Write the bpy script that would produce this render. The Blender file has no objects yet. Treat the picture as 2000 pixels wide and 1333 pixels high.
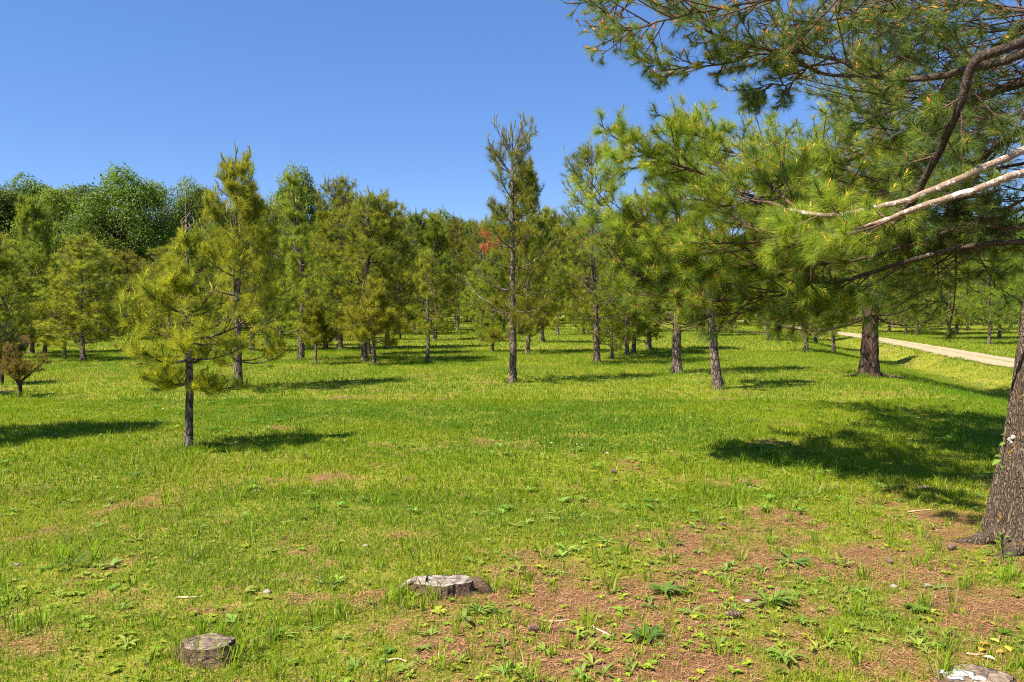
import bpy, math, random
import numpy as np
from mathutils import Vector, Matrix

scene = bpy.context.scene
COL = scene.collection
# ------------------------------------------------------------------ camera
F = 1570.0                                   # focal length in pixels of the 2000 px wide photo
PITCH = math.atan(66.5 / F)
CAMZ = 1.6
cd = bpy.data.cameras.new('camera'); cam = bpy.data.objects.new('camera', cd); COL.objects.link(cam)
cd.sensor_width = 36.0; cd.lens = 36.0 * F / 2000.0; cd.clip_end = 2000; cd.clip_start = 0.05
cam.location = (0, 0, CAMZ); cam.rotation_euler = (math.pi / 2 - PITCH, 0, 0)
scene.camera = cam
# ------------------------------------------------------------------ sky and sun
SUN_EL = math.radians(54)
SUN_DIR = np.array([-0.86, -0.50]); SUN_DIR /= np.linalg.norm(SUN_DIR)      # towards the sun, on the ground plane
world = bpy.data.worlds.new("World"); scene.world = world; world.use_nodes = True
nt = world.node_tree; nt.nodes.clear()
sky = nt.nodes.new('ShaderNodeTexSky'); sky.sky_type = 'NISHITA'; sky.sun_disc = False
sky.sun_elevation = SUN_EL; sky.sun_rotation = math.atan2(SUN_DIR[0], SUN_DIR[1])
sky.altitude = 1800; sky.air_density = 1.0; sky.dust_density = 0.0; sky.ozone_density = 2.5
hsv = nt.nodes.new('ShaderNodeHueSaturation'); hsv.inputs['Saturation'].default_value = 1.14; hsv.inputs['Hue'].default_value = 0.508
bg = nt.nodes.new('ShaderNodeBackground'); bg.inputs['Strength'].default_value = 0.088
out = nt.nodes.new('ShaderNodeOutputWorld')
mixs = nt.nodes.new('ShaderNodeMix'); mixs.data_type = 'RGBA'; mixs.inputs['Factor'].default_value = 0.5; mixs.inputs['B'].default_value = (0.46, 1.25, 3.3, 1)   # evens the clear blue towards the horizon
nt.links.new(sky.outputs[0], hsv.inputs['Color']); nt.links.new(hsv.outputs[0], mixs.inputs['A']); nt.links.new(mixs.outputs['Result'], bg.inputs[0]); nt.links.new(bg.outputs[0], out.inputs[0])
sl = bpy.data.lights.new('sun', 'SUN'); sun = bpy.data.objects.new('sun', sl); COL.objects.link(sun)
sl.energy = 5.0; sl.angle = math.radians(0.55); sl.color = (1.0, 0.90, 0.72)
sd = Vector((SUN_DIR[0] * math.cos(SUN_EL), SUN_DIR[1] * math.cos(SUN_EL), math.sin(SUN_EL)))
sun.rotation_euler = sd.to_track_quat('Z', 'Y').to_euler(); sun.location = (-20, -10, 30)
scene.view_settings.view_transform = 'Standard'; scene.view_settings.look = 'None'
scene.view_settings.exposure = 1.3; scene.view_settings.gamma = 1
scene.render.engine = 'CYCLES'
scene.cycles.max_bounces = 6; scene.cycles.diffuse_bounces = 3; scene.cycles.transmission_bounces = 3
scene.cycles.transparent_max_bounces = 4
scene.cycles.use_denoising = False; scene.cycles.filter_width = 1.1
try: scene.cycles.denoiser = 'OPENIMAGEDENOISE'
except Exception: pass

# ------------------------------------------------------------------ helpers
def A(x): return np.asarray(x, dtype=np.float64)
def norm(v): return v / np.maximum(np.linalg.norm(v, axis=-1, keepdims=True), 1e-9)
def sstep(a, b, x):
    t = np.clip((x - a) / (b - a), 0, 1); return t * t * (3 - 2 * t)
def hash2(ix, iy, seed=0):
    n = (ix.astype(np.int64) * 374761393 + iy.astype(np.int64) * 668265263 + seed * 1442695041) & 0xffffffff
    n = ((n ^ (n >> 13)) * 1274126177) & 0xffffffff
    n = n ^ (n >> 16)
    return (n & 0xffffff) / float(0xffffff)
def vnoise(x, y, seed=0):
    x, y = A(x), A(y); ix, iy = np.floor(x), np.floor(y); fx, fy = x - ix, y - iy
    fx = fx * fx * (3 - 2 * fx); fy = fy * fy * (3 - 2 * fy)
    a = hash2(ix, iy, seed); b = hash2(ix + 1, iy, seed); c = hash2(ix, iy + 1, seed); d = hash2(ix + 1, iy + 1, seed)
    return (a * (1 - fx) + b * fx) * (1 - fy) + (c * (1 - fx) + d * fx) * fy
def fbm(x, y, seed=0, o=4):
    s = 0; a = 0.5; t = 0
    for k in range(o):
        s = s + a * vnoise(A(x) * 2 ** k, A(y) * 2 ** k, seed + k * 17); t += a; a *= 0.5
    return s / t

def mesh(name, V, Fc, col=None, smooth=False, uv=None):
    V = np.ascontiguousarray(V, dtype=np.float32).reshape(-1, 3)
    if isinstance(Fc, np.ndarray): Fc = [Fc]
    Fc = [np.asarray(f, dtype=np.int32) for f in Fc if len(f)]
    me = bpy.data.meshes.new(name)
    me.vertices.add(len(V)); me.vertices.foreach_set('co', V.ravel())
    idx = np.concatenate([f.ravel() for f in Fc]); tot = np.concatenate([np.full(len(f), f.shape[1], np.int32) for f in Fc])
    me.loops.add(len(idx)); me.loops.foreach_set('vertex_index', idx)
    me.polygons.add(len(tot)); st = np.concatenate([[0], np.cumsum(tot)[:-1]]).astype(np.int32)
    me.polygons.foreach_set('loop_start', st)
    if smooth: me.polygons.foreach_set('use_smooth', np.ones(len(tot), bool))
    if col is not None:
        a = me.attributes.new('col', 'FLOAT_COLOR', 'POINT')
        c = np.ones((len(V), 4), np.float32); c[:, :3] = col
        a.data.foreach_set('color', c.ravel())
    if uv is not None:
        a = me.attributes.new('along', 'FLOAT_VECTOR', 'POINT')
        c = np.zeros((len(V), 3), np.float32); c[:, :uv.shape[1]] = uv
        a.data.foreach_set('vector', c.ravel())
    me.update(calc_edges=True)
    return me
def obj(name, me, mat=None, parent=None, loc=(0, 0, 0)):
    o = bpy.data.objects.new(name, me); COL.objects.link(o); o.location = loc
    if mat is not None and me is not None and len(me.materials) == 0: me.materials.append(mat)
    if parent is not None: o.parent = parent
    return o
def tag(o, label=None, cat=None, group=None, kind=None):
    if label: o['label'] = label
    if cat: o['category'] = cat
    if group: o['group'] = group
    if kind: o['kind'] = kind
    return o
def empty(name, loc=(0, 0, 0), rz=0):
    o = bpy.data.objects.new(name, None); COL.objects.link(o); o.location = loc; o.rotation_euler = (0, 0, rz)
    o.empty_display_size = 0.2
    return o

def catmull(P, n, R=None):
    P = A(P); k = len(P); Q = np.vstack([2 * P[0] - P[1], P, 2 * P[-1] - P[-2]])
    t = np.linspace(0, k - 1 - 1e-6, n); i = t.astype(int); f = (t - i)[:, None]
    a, b, c, d = Q[i], Q[i + 1], Q[i + 2], Q[i + 3]
    out = 0.5 * ((2 * b) + (-a + c) * f + (2 * a - 5 * b + 4 * c - d) * f ** 2 + (-a + 3 * b - 3 * c + d) * f ** 3)
    if R is None: return out
    return out, np.interp(t, np.arange(k), R)

def tubes(P, R, n=5, cap=True):
    """P [N,k,3], R [N,k] -> quads"""
    P = A(P); R = A(R); N, k, _ = P.shape
    T = np.gradient(P, axis=1) if k > 1 else None
    T = norm(T); mean = norm(P[:, -1] - P[:, 0])
    ref = np.where(np.abs(mean[:, 2:3]) > 0.8, A([[1.0, 0.2, 0]]), A([[0, 0, 1.0]]))
    U = norm(np.cross(T, ref[:, None, :])); W = np.cross(T, U)
    th = np.arange(n) * 2 * np.pi / n
    V = P[:, :, None, :] + R[:, :, None, None] * (np.cos(th)[None, None, :, None] * U[:, :, None, :] + np.sin(th)[None, None, :, None] * W[:, :, None, :])
    V = V.reshape(-1, 3)
    a = np.arange(k - 1)[:, None] * n + np.arange(n)[None, :]; b = np.arange(k - 1)[:, None] * n + (np.arange(n)[None, :] + 1) % n
    q = np.stack([a, b, b + n, a + n], -1).reshape(-1, 4)
    Fq = (q[None] + (np.arange(N) * k * n)[:, None, None]).reshape(-1, 4)
    return V, Fq

def spawn(P, rng, per, s0, s1, a0, a1, lf, up=0.15, k=5, curve=0.15, flat=0.45, Lmin=0.05, jit=0.35, taper=0.6, L0=None):
    """side branches on polylines P [N,k,3]"""
    N, kk, _ = P.shape
    L = np.linalg.norm(np.diff(P, axis=1), axis=2).sum(1) if L0 is None else L0
    s = (np.arange(per)[None, :] + rng.random((N, per))) / per * (s1 - s0) + s0
    f = s * (kk - 1); i = np.minimum(f.astype(int), kk - 2); w = (f - i)[..., None]
    r = np.arange(N)[:, None]
    o = P[r, i] * (1 - w) + P[r, i + 1] * w
    T = norm(P[r, i + 1] - P[r, i])
    side = np.cross(T, A([0, 0, 1.0])); side = norm(side + rng.normal(0, 1e-3, side.shape))
    sgn = np.where((np.arange(per)[None, :] + rng.integers(0, 2, (N, 1))) % 2 == 0, 1.0, -1.0)[..., None]
    upv = np.cross(side, T)
    phi = rng.normal(0, flat, (N, per, 1)) * math.pi / 2
    perp = side * sgn * np.cos(phi) + upv * np.sin(phi)
    ang = rng.uniform(a0, a1, (N, per, 1))
    D = norm(T * np.cos(ang) + perp * np.sin(ang) + A([0, 0, up]))
    Ln = np.maximum(L[:, None] * lf * (1 - taper * s) * rng.uniform(1 - jit, 1 + jit, (N, per)), Lmin)
    t = np.linspace(0, 1, k)[None, None, :, None]
    bend = rng.normal(0, curve, (N, per, 1, 3)) * 0.6 + A([0, 0, curve])
    Q = o[:, :, None, :] + Ln[:, :, None, None] * (D[:, :, None, :] * t + bend * t ** 2)
    return Q.reshape(N * per, k, 3)

def needles(P, D, rng, cnt, L, w, spread=(0.35, 1.2), shoot=0.08, droop=0.0, cols=None, colvar=0.2, lenvar=0.2, tipbright=1.0):
    """needle triangles round points P with axis D; cols [N,3] per tuft"""
    N = len(P)
    if N == 0: return np.zeros((0, 3)), np.zeros((0, 3), int), np.zeros((0, 3))
    D = norm(D)[:, None, :]
    r = norm(rng.normal(0, 1, (N, cnt, 3))); perp = norm(r - (r * D).sum(-1, keepdims=True) * D)
    th = rng.uniform(spread[0], spread[1], (N, cnt, 1))
    d = D * np.cos(th) + perp * np.sin(th)
    base = P[:, None, :] - D * rng.random((N, cnt, 1)) * shoot
    ll = L * rng.uniform(1 - lenvar, 1 + lenvar, (N, cnt, 1))
    tip = base + d * ll; tip[..., 2] -= droop * ll[..., 0]
    wv = norm(np.cross(d, rng.normal(0, 1, (N, cnt, 3)))) * w * 0.5
    V = np.stack([base - wv, base + wv, tip], 2).reshape(-1, 3)
    Fc = np.arange(N * cnt * 3).reshape(-1, 3)
    c = cols[:, None, :] * rng.uniform(1 - colvar, 1 + colvar, (N, cnt, 1))
    c = np.repeat(c.reshape(-1, 3), 3, 0)
    return V, Fc, c

class Bag:
    def __init__(s): s.V = []; s.F = []; s.C = []; s.n = 0
    def add(s, V, Fc, C):
        if len(V) == 0: return
        C = A(C); C = np.broadcast_to(C, (len(V), 3))
        s.V.append(V); s.F.append(Fc + s.n); s.C.append(C); s.n += len(V)
    def mesh(s, name, smooth=False): return mesh(name, np.concatenate(s.V), s.F, np.concatenate(s.C), smooth)

# ------------------------------------------------------------------ materials
def newmat(name):
    m = bpy.data.materials.new(name); m.use_nodes = True; t = m.node_tree; t.nodes.clear()
    return m, t, t.nodes, t.links
def foliage_mat(name, trans=0.35, rough=0.5, spec=0.3, objvar=0.25, patch=None):
    m, t, N, L = newmat(name)
    at = N.new('ShaderNodeAttribute'); at.attribute_name = 'col'
    oi = N.new('ShaderNodeObjectInfo')
    hs = N.new('ShaderNodeHueSaturation')
    mr = N.new('ShaderNodeMapRange'); mr.inputs['To Min'].default_value = 1 - objvar; mr.inputs['To Max'].default_value = 1 + objvar
    mh = N.new('ShaderNodeMapRange'); mh.inputs['To Min'].default_value = 0.5 - objvar * 0.09; mh.inputs['To Max'].default_value = 0.5 + objvar * 0.09
    mm = N.new('ShaderNodeMath'); mm.operation = 'FRACT'; m2 = N.new('ShaderNodeMath'); m2.operation = 'MULTIPLY'; m2.inputs[1].default_value = 7.31
    L.new(oi.outputs['Random'], mr.inputs['Value']); L.new(oi.outputs['Random'], m2.inputs[0]); L.new(m2.outputs[0], mm.inputs[0]); L.new(mm.outputs[0], mh.inputs['Value'])
    L.new(mr.outputs[0], hs.inputs['Value']); L.new(mh.outputs[0], hs.inputs['Hue']); L.new(at.outputs['Color'], hs.inputs['Color'])
    src = hs.outputs[0]
    if patch:
        geo = N.new('ShaderNodeNewGeometry'); no = N.new('ShaderNodeTexNoise'); no.inputs['Scale'].default_value = patch[0]; no.inputs['Detail'].default_value = 3
        L.new(geo.outputs['Position'], no.inputs['Vector'])
        rp = N.new('ShaderNodeValToRGB'); rp.color_ramp.elements[0].position = 0.35; rp.color_ramp.elements[1].position = 0.65
        rp.color_ramp.elements[0].color = (*patch[1], 1); rp.color_ramp.elements[1].color = (*patch[2], 1)
        L.new(no.outputs['Fac'], rp.inputs['Fac'])
        mx = N.new('ShaderNodeMix'); mx.data_type = 'RGBA'; mx.blend_type = 'MULTIPLY'; mx.inputs['Factor'].default_value = 1
        L.new(src, mx.inputs['A']); L.new(rp.outputs[0], mx.inputs['B']); src = mx.outputs['Result']
    pb = N.new('ShaderNodeBsdfPrincipled'); pb.inputs['Roughness'].default_value = rough; pb.inputs['Specular IOR Level'].default_value = spec
    L.new(src, pb.inputs['Base Color'])
    tr = N.new('ShaderNodeBsdfTranslucent')
    hs2 = N.new('ShaderNodeHueSaturation'); hs2.inputs['Value'].default_value = 1.3; hs2.inputs['Hue'].default_value = 0.49
    L.new(src, hs2.inputs['Color']); L.new(hs2.outputs[0], tr.inputs['Color'])
    ms = N.new('ShaderNodeMixShader'); ms.inputs[0].default_value = trans
    L.new(pb.outputs[0], ms.inputs[1]); L.new(tr.outputs[0], ms.inputs[2])
    o = N.new('ShaderNodeOutputMaterial'); L.new(ms.outputs[0], o.inputs[0])
    return m
def bark_mat(name, light, dark, scale=14.0, stretch=0.35, spots=None, bump=0.6, dist=0.02, lichen=None, warp_=0.10, f0=0.03, f1=0.16):
    m, t, N, L = newmat(name)
    tc = N.new('ShaderNodeTexCoord'); mp = N.new('ShaderNodeMapping'); mp.inputs['Scale'].default_value = (1, 1, stretch)
    L.new(tc.outputs['Object'], mp.inputs['Vector'])
    dn = N.new('ShaderNodeTexNoise'); dn.inputs['Scale'].default_value = scale * 0.7; L.new(mp.outputs[0], dn.inputs['Vector'])
    ad = N.new('ShaderNodeMix'); ad.data_type = 'RGBA'; ad.blend_type = 'LINEAR_LIGHT'; ad.inputs['Factor'].default_value = warp_
    L.new(mp.outputs[0], ad.inputs['A']); L.new(dn.outputs['Color'], ad.inputs['B'])
    vo = N.new('ShaderNodeTexVoronoi'); vo.feature = 'DISTANCE_TO_EDGE'; vo.inputs['Scale'].default_value = scale; L.new(ad.outputs['Result'], vo.inputs['Vector'])
    no = N.new('ShaderNodeTexNoise'); no.inputs['Scale'].default_value = scale * 2.2; no.inputs['Detail'].default_value = 6; no.inputs['Roughness'].default_value = 0.7
    L.new(mp.outputs[0], no.inputs['Vector'])
    r1 = N.new('ShaderNodeValToRGB'); r1.color_ramp.elements[0].position = f0; r1.color_ramp.elements[1].position = f1
    r1.color_ramp.elements[0].color = (0, 0, 0, 1); r1.color_ramp.elements[1].color = (1, 1, 1, 1); L.new(vo.outputs['Distance'], r1.inputs['Fac'])
    mu = N.new('ShaderNodeMath'); mu.operation = 'MULTIPLY'; L.new(r1.outputs[0], mu.inputs[0])
    r2 = N.new('ShaderNodeMapRange'); r2.inputs['From Min'].default_value = 0.3; r2.inputs['From Max'].default_value = 0.65; L.new(no.outputs['Fac'], r2.inputs['Value']); L.new(r2.outputs[0], mu.inputs[1])
    mx = N.new('ShaderNodeMix'); mx.data_type = 'RGBA'; mx.inputs['A'].default_value = (*dark, 1); mx.inputs['B'].default_value = (*light, 1); L.new(mu.outputs[0], mx.inputs['Factor'])
    src = mx.outputs['Result']
    def overlay(src, sc, lo, hi, colr, obj_coord=True):
        n2 = N.new('ShaderNodeTexNoise'); n2.inputs['Scale'].default_value = sc; n2.inputs['Detail'].default_value = 5; n2.inputs['Roughness'].default_value = 0.65
        L.new(tc.outputs['Object'], n2.inputs['Vector'])
        rr = N.new('ShaderNodeMapRange'); rr.inputs['From Min'].default_value = lo; rr.inputs['From Max'].default_value = hi; L.new(n2.outputs['Fac'], rr.inputs['Value'])
        m2 = N.new('ShaderNodeMix'); m2.data_type = 'RGBA'; m2.inputs['B'].default_value = (*colr, 1); L.new(src, m2.inputs['A']); L.new(rr.outputs[0], m2.inputs['Factor'])
        return m2.outputs['Result']
    if spots: src = overlay(src, spots[0], spots[1], spots[2], spots[3])
    if lichen: src = overlay(src, lichen[0], lichen[1], lichen[2], lichen[3])
    pb = N.new('ShaderNodeBsdfPrincipled'); pb.inputs['Roughness'].default_value = 0.9; pb.inputs['Specular IOR Level'].default_value = 0.15
    L.new(src, pb.inputs['Base Color'])
    bp = N.new('ShaderNodeBump'); bp.inputs['Strength'].default_value = bump; bp.inputs['Distance'].default_value = dist
    L.new(mu.outputs[0], bp.inputs['Height']); L.new(bp.outputs[0], pb.inputs['Normal'])
    o = N.new('ShaderNodeOutputMaterial'); L.new(pb.outputs[0], o.inputs[0])
    return m
M_NEEDLE = foliage_mat('pine_needles', 0.48, 0.6, 0.12)
M_NEEDLE_NEAR = foliage_mat('white_pine_needles', 0.48, 0.5, 0.18, 0.0)
M_LEAF = foliage_mat('broad_leaves', 0.35, 0.5, 0.25, 0.2)
M_GRASS = foliage_mat('grass_blades', 0.45, 0.7, 0.08, 0.0, (0.35, (0.84, 0.97, 0.9), (1.12, 1.04, 1.0)))
M_COVER = foliage_mat('ground_leaves', 0.35, 0.5, 0.2, 0.0)
M_DRY = foliage_mat('dry_matter', 0.1, 0.8, 0.1, 0.0)
M_BARK = bark_mat('pine_bark', (0.40, 0.31, 0.26), (0.045, 0.033, 0.028), 13, 0.4, None, 0.8, 0.03)
M_BARK_DARK = bark_mat('dark_pine_bark', (0.13, 0.085, 0.065), (0.025, 0.016, 0.013), 9, 0.35)
M_BARK_BIG = bark_mat('big_pine_bark', (0.36, 0.27, 0.20), (0.06, 0.042, 0.032), 17, 0.3, (5, 0.60, 0.75, (0.34, 0.31, 0.28)), 1.0, 0.02, (14, 0.60, 0.68, (0.36, 0.22, 0.04)), 0.32, 0.01, 0.22)
M_LIMB = bark_mat('limb_bark', (0.15, 0.115, 0.09), (0.045, 0.033, 0.026), 30, 0.8, (9.0, 0.66, 0.68, (0.5, 0.48, 0.44)), 0.5, 0.006)
M_LIMB_PALE = bark_mat('lichened_limb_bark', (0.46, 0.36, 0.29), (0.20, 0.135, 0.10), 30, 0.8, (16.0, 0.56, 0.60, (0.75, 0.73, 0.69)), 0.5, 0.006)
M_LIMB_DARK = bark_mat('dark_limb_bark', (0.13, 0.10, 0.08), (0.03, 0.022, 0.018), 26, 0.6, None, 0.6, 0.008)
M_TWIG = bark_mat('twig_bark', (0.20, 0.13, 0.09), (0.07, 0.04, 0.03), 30, 1, None, 0.2, 0.003)
M_STUMP = bark_mat('stump_bark', (0.33, 0.215, 0.15), (0.10, 0.065, 0.045), 38, 0.6, None, 0.9, 0.01)

# ------------------------------------------------------------------ terrain
ROADZ = -0.30
def flatpt(px, py, z):
    v = -(py - 666.5) / F; u = (px - 1000) / F; c, s = math.cos(PITCH), math.sin(PITCH)
    dx, dy, dz = u, c + v * s, -s + v * c
    t = (z - CAMZ) / dz; return dx * t, dy * t
_l = [flatpt(x, y, ROADZ) for x, y in ((1984, 721), (1860, 698.5), (1780, 681), (1714, 667.5), (1670, 659.5), (1600, 648.5))]
_r = [flatpt(x, y, ROADZ) for x, y in ((1986, 703), (1800, 672), (1714, 658.5), (1670, 651.5), (1600, 644.5))]
def _ext(p):
    p = sorted(p, key=lambda q: q[1]); s0 = 0.235
    a = [(p[0][0] - s0 * (p[0][1] + 40), -40)]
    e = [(p[-1][0] + 0.10 * 30, p[-1][1] + 30), (p[-1][0] - 10, p[-1][1] + 90)]
    return A(a + p + e)
RL, RR = _ext(_l), _ext(_r)
def rl(y): return np.interp(y, RL[:, 1], RL[:, 0])
def rr(y): return np.interp(y, RR[:, 1], RR[:, 0])
def height(x, y):
    x = A(x); y = A(y)
    s = (rl(y) - x) * 0.97; s2 = (x - rr(y)) * 0.97
    near = sstep(60, 90, y)
    depth = 0.42 * (1 - sstep(30, 60, y)) + 0.03
    base = -0.02 + 0.10 * (fbm(x / 5.0, y / 5.0, 3, 3) - 0.5) * sstep(3, 10, y) + 0.02 * (fbm(x * 1.3, y * 1.3, 9, 3) - 0.5) \
        + 0.03 * sstep(2.2, 3.5, x) * (1 - sstep(5.5, 8, y))
    ditch = ROADZ - depth * sstep(0.1, 1.3, s) * 1.0
    left = ditch * (1 - sstep(1.4, 5.5, s)) + base * sstep(1.4, 5.5, s)
    right = ROADZ - 0.05 * sstep(0, 1.0, s2) + 0.25 * sstep(3, 30, s2) + 0.05 * (fbm(x / 4, y / 4, 5) - 0.5) * sstep(0.5, 4, s2)
    z = np.where(s > 0, left, np.where(s2 > 0, right, ROADZ))
    return z * (1 - near * 0.9)
def ground(px, py):
    v = -(py - 666.5) / F; u = (px - 1000) / F; c, s = math.cos(PITCH), math.sin(PITCH)
    d = A([u, c + v * s, -s + v * c])
    t = np.geomspace(2.5, 400, 6000); p = A([0, 0, CAMZ])[None] + d[None] * t[:, None]
    b = p[:, 2] - height(p[:, 0], p[:, 1]); i = int(np.argmax(b < 0)) if (b < 0).any() else len(t) - 1
    x, y = p[i, 0], p[i, 1]; return float(x), float(y), float(height(x, y))
def at(px, py, Y):
    v = -(py - 666.5) / F; u = (px - 1000) / F; c, s = math.cos(PITCH), math.sin(PITCH)
    t = Y / (c + v * s); return A([u * t, Y, CAMZ + (-s + v * c) * t])
def bare(x, y):
    x = A(x); y = A(y)
    n = fbm(x * 1.6, y * 1.6, 21, 4); n2 = fbm(x * 5, y * 5, 33, 3)
    g = sstep(-1.25, 1.15, x * 0.9 + (4.6 - y) * 0.55) * (1 - sstep(5.3, 7.4, y + 0.35 * (x - 1.5) * -0.6))
    lean = g * 0.60 + (n - 0.5) * 1.5 + (n2 - 0.5) * 1.1 + 0.05
    b = sstep(0.15, 0.85, lean) * 0.9 + 0.1 * sstep(.3, .5, lean)
    far = sstep(0.68, 0.8, fbm(x * 0.7, y * 0.7, 51, 4)) * 0.22 * (1 - sstep(9, 16, y))
    road = ((x > rl(y) + 0.05) & (x < rr(y) - 0.05)).astype(float)
    return np.clip(np.maximum(b, far), 0, 1), road

def warp(n, lim, d0):
    u = np.linspace(-1, 1, n); k = np.arcsinh(lim / d0); return np.sinh(u * k) * d0
gx = warp(420, 500, 2.0); gy0 = np.concatenate([np.linspace(-60, 1.5, 16), np.linspace(1.5, 12, 180)[1:], np.geomspace(12, 120, 260)[1:], np.geomspace(120, 700, 20)[1:]])
GX, GY = np.meshgrid(gx, gy0)
GZ = height(GX, GY)
nx, ny = len(gx), len(gy0)
ii = (np.arange(ny - 1)[:, None] * nx + np.arange(nx - 1)[None, :]).ravel()
GF = np.stack([ii, ii + 1, ii + nx + 1, ii + nx], 1)
bb, rd = bare(GX.ravel(), GY.ravel())
GZ = GZ - 0.02 * rd.reshape(GZ.shape)
gc = np.stack([bb, rd, np.zeros_like(bb)], 1)
m, t, N, L = newmat('turf_and_soil')
at_ = N.new('ShaderNodeAttribute'); at_.attribute_name = 'col'; sp = N.new('ShaderNodeSeparateColor'); L.new(at_.outputs['Color'], sp.inputs[0])
geo = N.new('ShaderNodeNewGeometry')
def tnoise(sc, det=5, ro=0.6):
    n = N.new('ShaderNodeTexNoise'); n.inputs['Scale'].default_value = sc; n.inputs['Detail'].default_value = det; n.inputs['Roughness'].default_value = ro
    L.new(geo.outputs['Position'], n.inputs['Vector']); return n
def tramp(src, st):
    r = N.new('ShaderNodeValToRGB'); e = r.color_ramp.elements
    while len(e) < len(st): e.new(0.5)
    for q, (p, c) in zip(e, st): q.position = p; q.color = (*c, 1)
    L.new(src, r.inputs['Fac']); return r
soil = tramp(tnoise(38, 8, 0.75).outputs['Fac'], [(0.28, (0.045, 0.028, 0.018)), (0.46, (0.17, 0.088, 0.050)), (0.6, (0.225, 0.112, 0.058)), (0.75, (0.34, 0.20, 0.11))])
turf = tramp(tnoise(9, 6, 0.7).outputs['Fac'], [(0.3, (0.09, 0.12, 0.010)), (0.5, (0.19, 0.215, 0.018)), (0.66, (0.34, 0.26, 0.07))])
mxs = N.new('ShaderNodeMix'); mxs.data_type = 'RGBA'; L.new(sp.outputs[0], mxs.inputs['Factor']); L.new(turf.outputs[0], mxs.inputs['A']); L.new(soil.outputs[0], mxs.inputs['B'])
pb = N.new('ShaderNodeBsdfPrincipled'); pb.inputs['Roughness'].default_value = 0.95; pb.inputs['Specular IOR Level'].default_value = 0.1
L.new(mxs.outputs['Result'], pb.inputs['Base Color'])
bp = N.new('ShaderNodeBump'); bp.inputs['Strength'].default_value = 0.8; bp.inputs['Distance'].default_value = 0.03
L.new(tnoise(30, 8, 0.7).outputs['Fac'], bp.inputs['Height']); L.new(bp.outputs[0], pb.inputs['Normal'])
o_ = N.new('ShaderNodeOutputMaterial'); L.new(pb.outputs[0], o_.inputs[0])
M_GROUND = m
gobj = obj('ground', mesh('ground', np.stack([GX.ravel(), GY.ravel(), GZ.ravel()], 1), GF, gc, True), M_GROUND)
tag(gobj, kind='structure')

# gravel road sheet
ry = np.concatenate([np.arange(-30, 18, 2.0), np.arange(18, 75, 0.3), np.arange(75, 140, 3.0)])
uu = np.linspace(0, 1, 15)
jl = (fbm(ry * 0.9, ry * 0 + 3, 61, 4) - 0.5) * 0.5; jr = (fbm(ry * 0.9, ry * 0 + 9, 67, 4) - 0.5) * 0.5
XL = rl(ry) - 0.06 + jl; XR = rr(ry) + 0.06 + jr
RX = XL[:, None] * (1 - uu) + XR[:, None] * uu; RY = np.repeat(ry[:, None], 15, 1)
prof = 0.03 * np.sin(uu * np.pi) - 0.02 * (np.exp(-((uu - .27) / .1) ** 2) + np.exp(-((uu - .75) / .1) ** 2))
RZ = np.maximum(ROADZ + 0.012 + prof[None], height(RX, RY) + 0.008) * (1 - sstep(60, 90, RY) * 0.9) + 0.0
ii = (np.arange(len(ry) - 1)[:, None] * 15 + np.arange(14)[None, :]).ravel()
RF = np.stack([ii, ii + 1, ii + 16, ii + 15], 1)
m, t, N, L = newmat('pale_gravel')
geo = N.new('ShaderNodeNewGeometry'); al = N.new('ShaderNodeAttribute'); al.attribute_name = 'along'; sx = N.new('ShaderNodeSeparateXYZ'); L.new(al.outputs['Vector'], sx.inputs[0])
grv = tramp(tnoise(14, 8, 0.8).outputs['Fac'], [(0.3, (0.17, 0.125, 0.07)), (0.5, (0.34, 0.265, 0.165)), (0.7, (0.46, 0.375, 0.26))])
c1 = N.new('ShaderNodeMath'); c1.operation = 'SUBTRACT'; c1.inputs[1].default_value = 0.5; L.new(sx.outputs[0], c1.inputs[0])
c2 = N.new('ShaderNodeMath'); c2.operation = 'ABSOLUTE'; L.new(c1.outputs[0], c2.inputs[0])
c3 = N.new('ShaderNodeMapRange'); c3.inputs['From Min'].default_value = 0.0; c3.inputs['From Max'].default_value = 0.13; c3.inputs['To Min'].default_value = 0.62; c3.inputs['To Max'].default_value = 0; L.new(c2.outputs[0], c3.inputs['Value'])
c4 = N.new('ShaderNodeMath'); c4.operation = 'ADD'; L.new(c3.outputs[0], c4.inputs[0]); L.new(tnoise(0.9, 4, 0.6).outputs['Fac'], c4.inputs[1])
c5 = N.new('ShaderNodeMapRange'); c5.inputs['From Min'].default_value = 0.92; c5.inputs['From Max'].default_value = 1.08; L.new(c4.outputs[0], c5.inputs['Value'])
mg = N.new('ShaderNodeMix'); mg.data_type = 'RGBA'; L.new(c5.outputs[0], mg.inputs['Factor']); L.new(grv.outputs[0], mg.inputs['A']); mg.inputs['B'].default_value = (0.20, 0.20, 0.06, 1)
pb = N.new('ShaderNodeBsdfPrincipled'); pb.inputs['Roughness'].default_value = 0.95; L.new(mg.outputs['Result'], pb.inputs['Base Color'])
bp = N.new('ShaderNodeBump'); bp.inputs['Strength'].default_value = 0.5; bp.inputs['Distance'].default_value = 0.02; L.new(tnoise(25, 6, 0.8).outputs['Fac'], bp.inputs['Height']); L.new(bp.outputs[0], pb.inputs['Normal'])
o_ = N.new('ShaderNodeOutputMaterial'); L.new(pb.outputs[0], o_.inputs[0])
road = obj('gravel_road', mesh('gravel_road', np.stack([RX.ravel(), RY.ravel(), RZ.ravel()], 1), RF, None, True, np.stack([np.tile(uu, len(ry)), RY.ravel()], 1)), m)
tag(road, kind='structure')

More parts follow.
